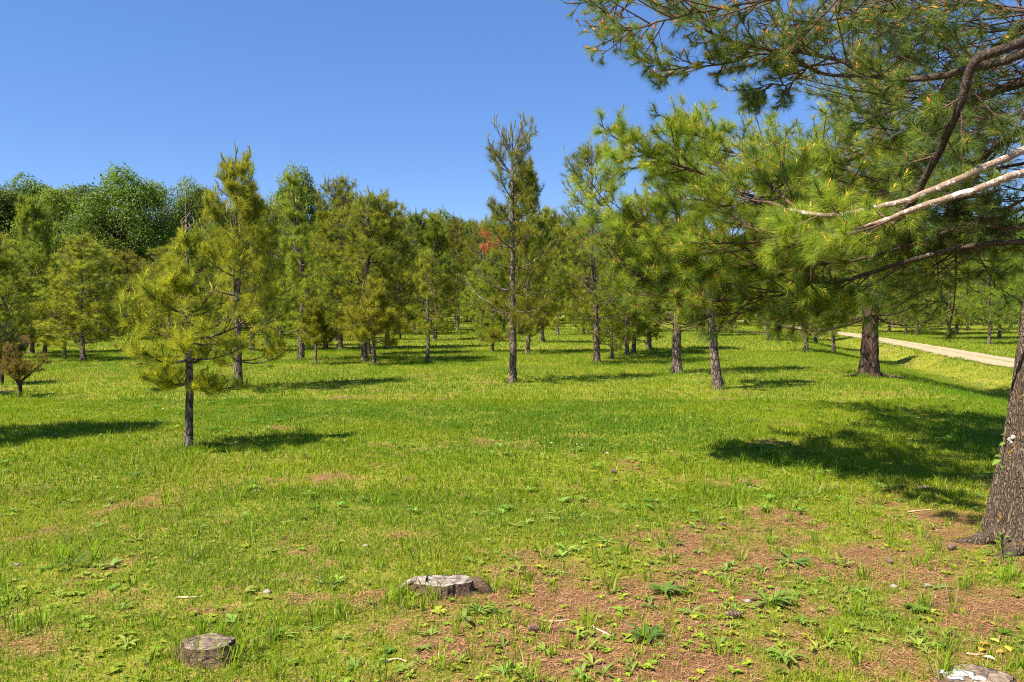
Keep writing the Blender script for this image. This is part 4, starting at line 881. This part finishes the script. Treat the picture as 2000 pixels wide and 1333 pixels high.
# limbs above and behind the frame that shade the ground
for k in range(16):
    z = rng.uniform(4.8, 9.5); a = rng.uniform(0, 6.28); Lb = rng.uniform(1.8, 3.3) * (1.15 - z / 14)
    if k % 2 == 0: a = rng.uniform(1.2, 2.6); Lb = rng.uniform(2.6, 3.6) * (1.1 - z / 20)
    o = bpos(z) + A([TB[0], TB[1], z0]); d = A([math.cos(a), math.sin(a), .1])
    grow([o, o + d * Lb * .4, o + d * Lb * .75 + A([0, 0, .05]), o + d * Lb], .04, .008, M_LIMB, FOL_A, 24, .2, .3, GA, name='limb', tuftn=20, nw=.004, cones=0)
for pts_ in (((1960, 370, 6.4), (1840, 395, 8.0), (1700, 395, 9.4), (1580, 375, 10.6), (1480, 365, 11.6)), ((1960, 420, 6.6), (1860, 450, 8.0), (1740, 450, 9.6), (1620, 440, 11.0), (1520, 430, 12.0)),
             ((1960, 460, 6.8), (1880, 490, 8.2), (1800, 500, 9.6), (1720, 500, 11.0))):
    grow(W(*pts_), .022, .006, M_LIMB, FOL_A, 34, .12, .24, GA + GB[:2], name='limb', tuftn=26, nw=.005, cones=.05, twig=.005)
# far-side boughs of the same tree that fill and shade behind the near ones
for (a_, z, Lb) in ((1.55, 3.3, 5.4), (1.4, 3.8, 5.0), (1.3, 3.0, 4.8)):
    o = bpos(z) + A([TB[0], TB[1], z0]); d = A([math.cos(a_), math.sin(a_), .0])
    grow([o, o + d * Lb * .35 + A([0, 0, .1]), o + d * Lb * .7 + A([0, 0, .05]), o + d * Lb + A([0, 0, .1])], .045, .008, M_LIMB, FOL_A, 34, .25, .26, GB[:2] + GA, name='limb', tuftn=26, nw=.0034, cones=.1)
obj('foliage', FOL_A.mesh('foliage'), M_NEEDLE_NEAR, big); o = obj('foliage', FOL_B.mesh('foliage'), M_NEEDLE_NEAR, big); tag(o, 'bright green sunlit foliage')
obj('twigs', TW.mesh('twigs', True), M_TWIG, big).name = 'twig_web'; obj('young_cones', CONE.mesh('young_cones'), M_DRY, big).name = 'young_cone_scatter'

for pts_, r_ in (([(-.20, -.14, .10), (-.34, -.22, .03), (-.46, -.25, .0), (-.60, -.26, -.05)], .05), ([(-.24, .04, .10), (-.42, .06, .03), (-.56, .10, .0), (-.7, .12, -.05)], .045), ([(0.06, -.26, .10), (.05, -.40, .02), (.08, -.5, -.01), (.1, -.6, -.05)], .055)):
    k_ = catmull(pts_, 40); nr_ = 28; v_, f_, _, _ = trunk_mesh(pts_, [r_ * 1.5, r_, r_ * .7, r_ * .3][:len(pts_)], 60, nr_, .16, 9, 0.0, 9, 0); o = obj('root', mesh('root', v_, f_, None, True), M_BARK_BIG, big)
# --- white lichen spot and leaves on the trunk
def blob(name, c, r, mat, parent=None, seed=1, nz=.35, sq=(1, 1, 1), rings=10, segs=16, cols=(1, 1, 1)):
    rng_ = np.random.default_rng(seed); ph = np.linspace(0, np.pi, rings); th = np.linspace(0, 2 * np.pi, segs, endpoint=False); PH, TH = np.meshgrid(ph, th, indexing='ij')
    d = np.stack([np.sin(PH) * np.cos(TH), np.sin(PH) * np.sin(TH), np.cos(PH)], -1)
    rad = 1 + nz * (fbm(d[..., 0] * 2 + 5 + seed, d[..., 1] * 2 + d[..., 2] * 2.3, seed, 3) - .5) * 2
    V = A(c) + d * rad[..., None] * A(sq) * r
    i = (np.arange(rings - 1)[:, None] * segs + np.arange(segs)[None]); j = (np.arange(rings - 1)[:, None] * segs + (np.arange(segs)[None] + 1) % segs)
    return obj(name, mesh(name, V.reshape(-1, 3), np.stack([i, j, j + segs, i + segs], -1).reshape(-1, 4), A(cols), True), mat, parent)
def flatmat(name, c, c2, sc=40, rough=.9):
    m, t, N_, L2_ = newmat(name); tc = N_.new('ShaderNodeTexCoord'); n = N_.new('ShaderNodeTexNoise'); n.inputs['Scale'].default_value = sc; n.inputs['Detail'].default_value = 6
    L2_.new(tc.outputs['Object'], n.inputs['Vector']); r = N_.new('ShaderNodeValToRGB'); r.color_ramp.elements[0].position = .35; r.color_ramp.elements[1].position = .65
    r.color_ramp.elements[0].color = (*c, 1); r.color_ramp.elements[1].color = (*c2, 1); L2_.new(n.outputs['Fac'], r.inputs['Fac'])
    p_ = N_.new('ShaderNodeBsdfPrincipled'); p_.inputs['Roughness'].default_value = rough; L2_.new(r.outputs[0], p_.inputs['Base Color'])
    bp_ = N_.new('ShaderNodeBump'); bp_.inputs['Strength'].default_value = .6; bp_.inputs['Distance'].default_value = .005; L2_.new(n.outputs['Fac'], bp_.inputs['Height']); L2_.new(bp_.outputs[0], p_.inputs['Normal'])
    o__ = N_.new('ShaderNodeOutputMaterial'); L2_.new(p_.outputs[0], o__.inputs[0]); return m
M_WHITE = flatmat('white_lichen', (.26, .25, .24), (.50, .49, .47), 60); M_STONE = flatmat('pale_stone', (.17, .14, .11), (.36, .32, .27), 30)
M_CUT = flatmat('weathered_cut_wood', (.10, .07, .05), (.31, .23, .165), 26); M_CUT2 = flatmat('bleached_cut_wood', (.15, .115, .095), (.43, .37, .32), 18)
M_CONE = flatmat('cone_scales', (.10, .06, .04), (.26, .18, .13), 60); M_STICK = flatmat('pale_stick', (.40, .29, .18), (.62, .50, .34), 30)
for m_, sc_ in ((M_CUT, 34), (M_CUT2, 26)):
    N_, L2_ = m_.node_tree.nodes, m_.node_tree.links; tc_ = [n for n in N_ if n.type == 'TEX_COORD'][0]; pr_ = [n for n in N_ if n.type == 'BSDF_PRINCIPLED'][0]; rp_ = [n for n in N_ if n.type == 'VALTORGB'][0]
    wv_ = N_.new('ShaderNodeTexWave'); wv_.wave_type = 'RINGS'; wv_.rings_direction = 'Z'; wv_.inputs['Scale'].default_value = sc_; wv_.inputs['Distortion'].default_value = 5; wv_.inputs['Detail'].default_value = 3; wv_.inputs['Detail Scale'].default_value = 2
    L2_.new(tc_.outputs['Object'], wv_.inputs['Vector']); vo_ = N_.new('ShaderNodeTexVoronoi'); vo_.feature = 'DISTANCE_TO_EDGE'; vo_.inputs['Scale'].default_value = 13; L2_.new(tc_.outputs['Object'], vo_.inputs['Vector'])
    r_ = N_.new('ShaderNodeMapRange'); r_.inputs['From Max'].default_value = .06; r_.inputs['To Min'].default_value = .25; L2_.new(vo_.outputs['Distance'], r_.inputs['Value'])
    q_ = N_.new('ShaderNodeMapRange'); q_.inputs['To Min'].default_value = .6; q_.inputs['To Max'].default_value = 1.15; L2_.new(wv_.outputs['Fac'], q_.inputs['Value'])
    u_ = N_.new('ShaderNodeMath'); u_.operation = 'MULTIPLY'; L2_.new(r_.outputs[0], u_.inputs[0]); L2_.new(q_.outputs[0], u_.inputs[1])
    x_ = N_.new('ShaderNodeMix'); x_.data_type = 'RGBA'; x_.blend_type = 'MULTIPLY'; x_.inputs['Factor'].default_value = 1; L2_.new(rp_.outputs[0], x_.inputs['A']); L2_.new(u_.outputs[0], x_.inputs['B']); L2_.new(x_.outputs['Result'], pr_.inputs['Base Color'])
# ray to the trunk surface for the lichen spot
tv = v_ = None
tm = [c for c in big.children if c.name.startswith('trunk')][0]
co = np.zeros(len(tm.data.vertices) * 3, np.float32); tm.data.vertices.foreach_get('co', co); co = co.reshape(-1, 3) + A([TB[0], TB[1], z0])
def on_trunk(px, py):
    d = at(px, py, 1.0) - A([0, 0, CAMZ]); d /= np.linalg.norm(d); w = co - A([0, 0, CAMZ]); t_ = w @ d; dist = np.linalg.norm(w - t_[:, None] * d, axis=1)
    m_ = dist < .012
    if not m_.any(): return co[np.argmin(dist)]
    i = np.where(m_)[0]; return co[i[np.argmin(t_[i])]]
for (px, py, r) in ((1969, 860, .018), (1978, 857, .022), (1973, 866, .012)):
    c = on_trunk(px, py); blob('lichen_patch', L_(c), r, M_WHITE, big, int(px), .5, (1, .35, .8))
def leaf(base, d, L, w, up=(0, 0, 1)):
    d = norm(A(d)); s = norm(np.cross(d, A(up))); n = np.cross(s, d); rows = []
    for t_, k in ((0, .04), (.2, .6), (.45, 1), (.7, .75), (.88, .35), (1, .03)):
        c = A(base) + d * L * t_ + n * (-.25 * L * t_ ** 2); rows += [c - s * w * k * .5 + n * w * k * .12, c, c + s * w * k * .5 + n * w * k * .12]
    f = []
    for k in range(5): q = k * 3; f += [[q, q + 1, q + 4, q + 3], [q + 1, q + 2, q + 5, q + 4]]
    return A(rows), np.array(f)
def vine(pts, leaves, label, seed, colr):
    rng_ = np.random.default_rng(seed); p0 = A(pts[0]); t = empty('creeper_seedling', p0)
    v, f = tubes(catmull(A(pts) - p0, 12)[None], np.linspace(.004, .002, 12)[None], 5); obj('stem', mesh('stem', v, f, None, True), M_TWIG, t)
    for (b, d, L, w) in leaves:
        v, f = leaf(A(b) - p0, d, L, w, (0, -.5, 1)); obj('leaf', mesh('leaf', v, f, A(colr) * rng_.uniform(.75, 1.3)), M_COVER, t)
    tag(t, label, 'plant'); return t
a0 = on_trunk(1952, 905); a1 = on_trunk(1962, 850)
S_ = A([-.01, -.02, 0])
vine([a0 + S_, (a0 + a1) / 2 + S_, a1 + S_], [(a0 + A([0, 0, .03]), (-1, -.4, -.35), .085, .035), (a0 + A([.0, 0, .05]), (-1, -.2, .1), .05, .024), (a1 + A([0, 0, -.05]), (-1, -.4, -.1), .06, .026), (a1, (-1, -.3, .3), .045, .02), (a0 + A([0, -.01, -.04]), (-.4, -.5, -.8), .045, .022), (a0 + A([0.01, -.01, .0]), (-.7, -.7, -.6), .05, .028)],
     'creeper with large drooping leaves sticking out from the big trunk below the white spot', 4, (.13, .22, .035))
b0 = A(ground(1945, 1108)) + A([0, -.03, 0]); b1 = on_trunk(1948, 1045) + A([-.02, -.03, 0]); lv = []
for k in range(26):
    t_ = rng.random(); c = b0 * (1 - t_) + b1 * t_ + rng.normal(0, .045, 3) * A([1.1, .3, .6]); lv.append((c, (rng.normal(0, .8), -1, rng.normal(.1, .5)), rng.uniform(.03, .055), rng.uniform(.02, .034)))
vine([b0, (b0 + b1) / 2 + A([.01, -.02, 0]), b1], lv, 'leafy green creeper climbing the foot of the big trunk', 6, (.13, .23, .03))

# ------------------------------------------------------------------ stumps
def stump(px, py, r, h, seed, label, cutmat, sq=(1, 1), tilt=0.0, rootside=0.0, flr=.95, name='tree_stump', root=True):
    p = A(ground(px, py)); t = empty(name, p); nr, ns = 110, 34
    th = np.linspace(0, 2 * np.pi, nr, endpoint=False); s = np.linspace(0, 1, ns); TH, S = np.meshgrid(th, s)
    out_ = 1 + .09 * np.sin(TH * 2 + seed) + .06 * np.sin(TH * 5 + seed * 2) + .16 * (fbm(np.cos(TH) * 2 + seed, np.sin(TH) * 2, seed, 3) - .5)
    fl = flr * (1 - S) ** 1.6 * (1 + .5 * np.sin(TH * 3 + seed * 1.7))
    brk = .10 * (fbm(TH * 6, S * 3, seed + 3, 4) - .5) - .06 * np.clip(1 - np.abs(fbm(TH * 5.3, S * 1.2, seed + 9, 3) - .5) * 9, 0, 1)
    rad = r * (out_ + fl + brk * 1.3)
    hh = h * (1 + .09 * (fbm(np.cos(TH) * 3 + 9, np.sin(TH) * 3, seed + 4, 3) - .5) + tilt * np.cos(TH))
    X = rad * np.cos(TH) * sq[0]; Y = rad * np.sin(TH) * sq[1]; Z = -.06 + (hh + .06) * S
    V = np.stack([X, Y, Z], -1).reshape(-1, 3)
    i = (np.arange(ns - 1)[:, None] * nr + np.arange(nr)[None]); j = (np.arange(ns - 1)[:, None] * nr + (np.arange(nr)[None] + 1) % nr)
    obj('bark', mesh('bark', V, np.stack([i, j, j + nr, i + nr], -1).reshape(-1, 4), None, True), M_STUMP, t)
    # cut face: rings to the centre, slightly proud of the bark
    rt = rad[-1]; zt = hh[-1]; q = np.linspace(1.0, .02, 16); TH2, Q = np.meshgrid(th, q); R2 = rt[None] * Q * .985
    gr = .005 * (fbm(TH2 * 1.5 + 4, Q * 9, seed + 6, 3) - .5) + .010 * (fbm(R2 * np.cos(TH2) * 14, R2 * np.sin(TH2) * 40, seed, 3) - .5) * (1 - Q ** 4)
    V = np.stack([R2 * np.cos(TH2) * sq[0], R2 * np.sin(TH2) * sq[1], zt.mean() * (1 - Q) + zt[None] * Q + gr - .002], -1).reshape(-1, 3)
    i = (np.arange(15)[:, None] * nr + np.arange(nr)[None]); j = (np.arange(15)[:, None] * nr + (np.arange(nr)[None] + 1) % nr)
    obj('cut_face', mesh('cut_face', V, np.stack([i, j, j + nr, i + nr], -1).reshape(-1, 4), None, True), cutmat, t)
    tag(t, label, 'tree stump'); return t, p
s1, sp1 = stump(404, 1282, .116, .070, 3, 'knee-low brown stump with flared sides, sunk in the grass', M_CUT, (1.05, .85), .06)
s2, sp2 = stump(868, 1156, .132, .066, 8, 'flat bleached stump with a long wavy top, on the reddish bare soil', M_CUT2, (1.2, .8), .10, flr=.35)
for (a, rr_) in (([(.16, 0, .065), (.21, -.02, .04), (.27, -.03, -.01)], .03),):
    v_, f_ = tubes(catmull(a, 8)[None], np.linspace(.035, .03, 8)[None] * A([[.6, .9, 1.1, 1, 1.1, 1, .9, .5]]), 9); obj('root', mesh('root', v_, f_, None, True), M_STUMP, s2)
v_, f_ = tubes(catmull([(-.10, .0, .062), (-.17, .01, .06), (-.23, .0, .035), (-.28, -.02, .0)], 10)[None], np.linspace(.03, .006, 10)[None], 7); obj('root', mesh('root', v_, f_, None, True), M_CUT2, s2)
s3, sp3 = stump(1905, 1337, .135, .035, 13, 'half-buried stump crusted with white lichen, at the corner below the big trunk', M_CUT, (1.1, .9), 0.0, flr=1.0)
for (dx, dy, r) in ((-.09, -.01, .035), (-.04, .03, .04), (.0, -.02, .032), (-.12, .04, .022), (-.02, -.07, .025)):
    blob('lichen_patch', (dx, dy, .034), r, M_WHITE, s3, int(dx * 100) + 60, .6, (1, .8, .22))
# grass in front of the stumps
for (sx_, sy_) in ((350, 1290), (380, 1300), (440, 1300), (480, 1262), (430, 1240), (395, 1236), (470, 1290), (500, 1275), (800, 1170), (835, 1160), (850, 1175), (840, 1195), (790, 1190), (930, 1200), (780, 1165), (1000, 1160), (1830, 1325), (1860, 1322), (1990, 1300)):
    p = A(ground(sx_, sy_)); gb.add(*bunches(rng, [p + A([rng.normal(0, .02), rng.normal(0, .02), 0]) for _ in range(2)], 9, .13, .006, .05, (.22, .32, .02)))
tag(obj('grass', gb.mesh('grass'), M_GRASS), 'short sunlit green grass of the meadow', 'grass', kind='stuff')

# ------------------------------------------------------------------ single small plants, stones, cones, sticks
def weed(px, py, n, L, w, label, seed, col_=(.13, .22, .04), lift=(.5, 1.2)):
    rng_ = np.random.default_rng(seed); p = A(ground(px, py)); v, f, c = rosettes(rng_, [(0, 0, 0)], n, L, w, lift, col_)
    o = obj('weed_plant', mesh('weed_plant', v, f, c), M_COVER, None, p); tag(o, label, 'plant'); return o
weed(905, 1212, 3, .20, .045, 'big arching ribbed leaf plant just below the bleached stump', 3, (.13, .23, .05), (.7, 1.1))
weed(935, 1200, 16, .09, .014, 'dense upright green tuft right beside the arching leaf plant', 5, (.15, .25, .04), (.8, 1.3))
weed(855, 1200, 12, .06, .03, 'yellow-green leafy seedling in front of the bleached stump', 7, (.30, .34, .04), (.4, 1.3))
weed(1550, 1100, 12, .13, .02, 'flat star-shaped rosette on the bare needle-covered soil', 9, (.12, .20, .04), (.15, .4))
weed(1830, 1150, 11, .13, .02, 'pale spreading rosette beside a white stone near the big trunk', 11, (.20, .27, .07), (.15, .5))
weed(1500, 1180, 14, .14, .026, 'broad-leaved weed with long lying leaves on the reddish soil', 13, (.13, .22, .04), (.2, .8))
weed(1300, 1160, 18, .12, .022, 'large clump of strap-leaved weeds in the middle of the bare patch', 15, (.13, .21, .04), (.5, 1.2))
weed(1265, 1250, 14, .10, .020, 'leafy weed below the strap-leaved clump', 17, (.12, .20, .04), (.4, 1.0))
weed(1530, 1290, 16, .12, .024, 'fresh light green weed near the bottom of the bare patch', 19, (.16, .27, .04), (.5, 1.2))
weed(140, 1110, 10, .16, .014, 'upright grassy weed in the lawn above the brown stump', 21, (.10, .20, .04), (.9, 1.35))
weed(215, 1108, 8, .08, .026, 'light green leafy weed next to the upright grassy weed', 23, (.17, .29, .06), (.6, 1.1))
weed(760, 1275, 40, .045, .022, 'low mound of bright clover leaves at the bottom edge', 25, (.12, .27, .03), (.4, 1.3))
weed(1790, 1195, 36, .06, .024, 'patch of bright rounded leaves between the rosettes near the big trunk', 27, (.13, .25, .03), (.3, 1.2))
weed(1960, 1240, 24, .07, .026, 'green weed patch beside the scattered orange leaves', 29, (.16, .25, .035), (.3, 1.2))
def stone(px, py, r, label, seed, mat=M_STONE, name='stone', sq=(1, .8, .6)):
    p = A(ground(px, py)) + A([0, 0, r * .25]); o = blob(name, (0, 0, 0), r, mat, None, seed, .45, sq); o.location = p; tag(o, label, name.replace('_', ' ')); return o
stone(714, 1068, .022, 'small pale stone in the grass above the bleached stump', 3)
stone(522, 1159, .024, 'pale grey stone between the two stumps', 4)
stone(33, 1105, .018, 'small white stone in the lawn by the picture edge', 5)
stone(1812, 1148, .026, 'yellowish white stone by the pale spreading rosette', 6)
stone(1745, 1148, .022, 'pinkish pale stone in the bare soil uphill of the bright rounded leaves', 7)
stone(1460, 1177, .022, 'round greyish pink stone at the edge of the broad-leaved weed', 8)
stone(1465, 953, .02, 'bluish grey stone beneath the edge of the deep shade', 9)
stone(1805, 955, .045, 'flat grey stone in the grass at the edge of the shade', 10, sq=(1.3, .8, .35))
stone(1808, 940, .03, 'small grey stone just behind the flat grey stone', 12, sq=(1.2, .8, .4))
def cone(px, py, label, seed, sc=1.0):
    rng_ = np.random.default_rng(seed); p = A(ground(px, py)); b = Bag(); L = .058 * sc; a = rng_.uniform(0, 6.28); ax = A([math.cos(a), math.sin(a), .1]); s_ = norm(np.cross(ax, A([0, 0, 1.]))); n_ = np.cross(s_, ax)
    v, f = tubes(A([[(-L / 2) * ax, 0 * ax, (L / 2) * ax]]) , A([[.008, .011, .004]]) * sc, 8); b.add(v, f, (1, 1, 1))
    for k in range(70):
        t_ = k / 70; r_ = .017 * sc * math.sin(math.pi * (.12 + .83 * t_)) ** .7; an = k * 2.4; rad_ = s_ * math.cos(an) + n_ * math.sin(an); c = ax * L * (t_ - .5) + rad_ * r_ * .35; tn = np.cross(ax, rad_)
        e = c + rad_ * r_ * .75 + ax * .008 * sc; w_ = .007 * sc; th_ = ax * .0025 * sc
        q = [c - tn * w_ * .5, c + tn * w_ * .5, e + tn * w_, e - tn * w_]; V = A(q + [x_ - th_ for x_ in q]); b.add(V, np.array([[0, 1, 2, 3], [7, 6, 5, 4], [3, 2, 6, 7], [0, 3, 7, 4], [1, 0, 4, 5], [2, 1, 5, 6]]), (1, 1, 1))
    o = obj('pine_cone', b.mesh('pine_cone'), M_CONE, None, p + A([0, 0, .018 * sc])); tag(o, label, 'pine cone', 'fallen pine cones'); return o
cone(1200, 926, 'dark pine cone alone in the sunny grass above the bare patch', 1, 1.2)
cone(1738, 1101, 'open pine cone on the bare soil near the big trunk', 2)
cone(1858, 1075, 'dark pine cone at the tip of the big tree root', 3, 1.1)
cone(1432, 1208, 'greyish pine cone lying below the broad-leaved weed', 4, 1.2)
cone(1412, 1030, 'pine cone at the upper edge of the bare patch', 5)
cone(1045, 1235, 'brown pine cone below the bleached stump', 6)
def stick(pts, r, label, seed):
    P = A([A(ground(*q)) + A([0, 0, r * 1.1]) for q in pts]); p0 = P[0].copy(); P = catmull(P - p0, 9); v, f = tubes(P[None], np.linspace(r, r * .6, 9)[None] * np.random.default_rng(seed).uniform(.8, 1.15, (1, 9)), 6)
    o = obj('stick', mesh('stick', v, f, None, True), M_STICK, None, p0); tag(o, label, 'stick'); return o
stick([(1058, 1214), (1085, 1216), (1112, 1213)], .005, 'thin pale stick lying level on the bare soil', 1)
stick([(1150, 1224), (1175, 1236), (1198, 1248)], .006, 'pale stick slanting down past the level one', 2)
stick([(345, 1170), (370, 1170), (395, 1168)], .007, 'grey brown stick in the grass above the brown stump', 3)
stick([(1772, 1003), (1795, 1000), (1818, 998)], .007, 'pale yellow stick below the deep shade', 4)
stick([(1888, 1279), (1905, 1281), (1924, 1280)], .005, 'pale twig just above the white-crusted stump', 5)
stick([(1520, 1138), (1560, 1139), (1610, 1142)], .003, 'long thin twig beside the broad-leaved weed', 6)
stick([(752, 1297), (775, 1290), (795, 1296)], .006, 'brown twig at the bottom edge near the clover mound', 7)
for k, (px, py, cc_, lab) in enumerate([(1932, 1253, (.85, .60, .16), 'pale golden fallen leaf, brightest of the dry leaves'), (1908, 1263, (.62, .22, .05), 'curled orange-brown fallen leaf beside the golden one'),
        (1922, 1273, (.85, .42, .07), 'bright orange fallen leaf below the golden one'), (1945, 1280, (.75, .36, .08), 'orange fallen leaf among green weeds'), (1974, 1278, (.85, .55, .10), 'small yellow fallen leaf off to the side of the orange ones'), (1919, 1287, (.80, .75, .5), 'cream fallen leaf above the white-crusted stump')]):
    rr_ = np.random.default_rng(k + 50); a = rr_.uniform(0, 6.28); p = A(ground(px, py)) + A([0, 0, .012]); v, f = leaf((0, 0, 0), (math.cos(a), math.sin(a), .35), .055, .035); o = obj('fallen_leaf', mesh('fallen_leaf', v, f, A(cc_)), M_COVER, None, p); tag(o, lab, 'fallen leaf', 'dry leaves by the corner stump')
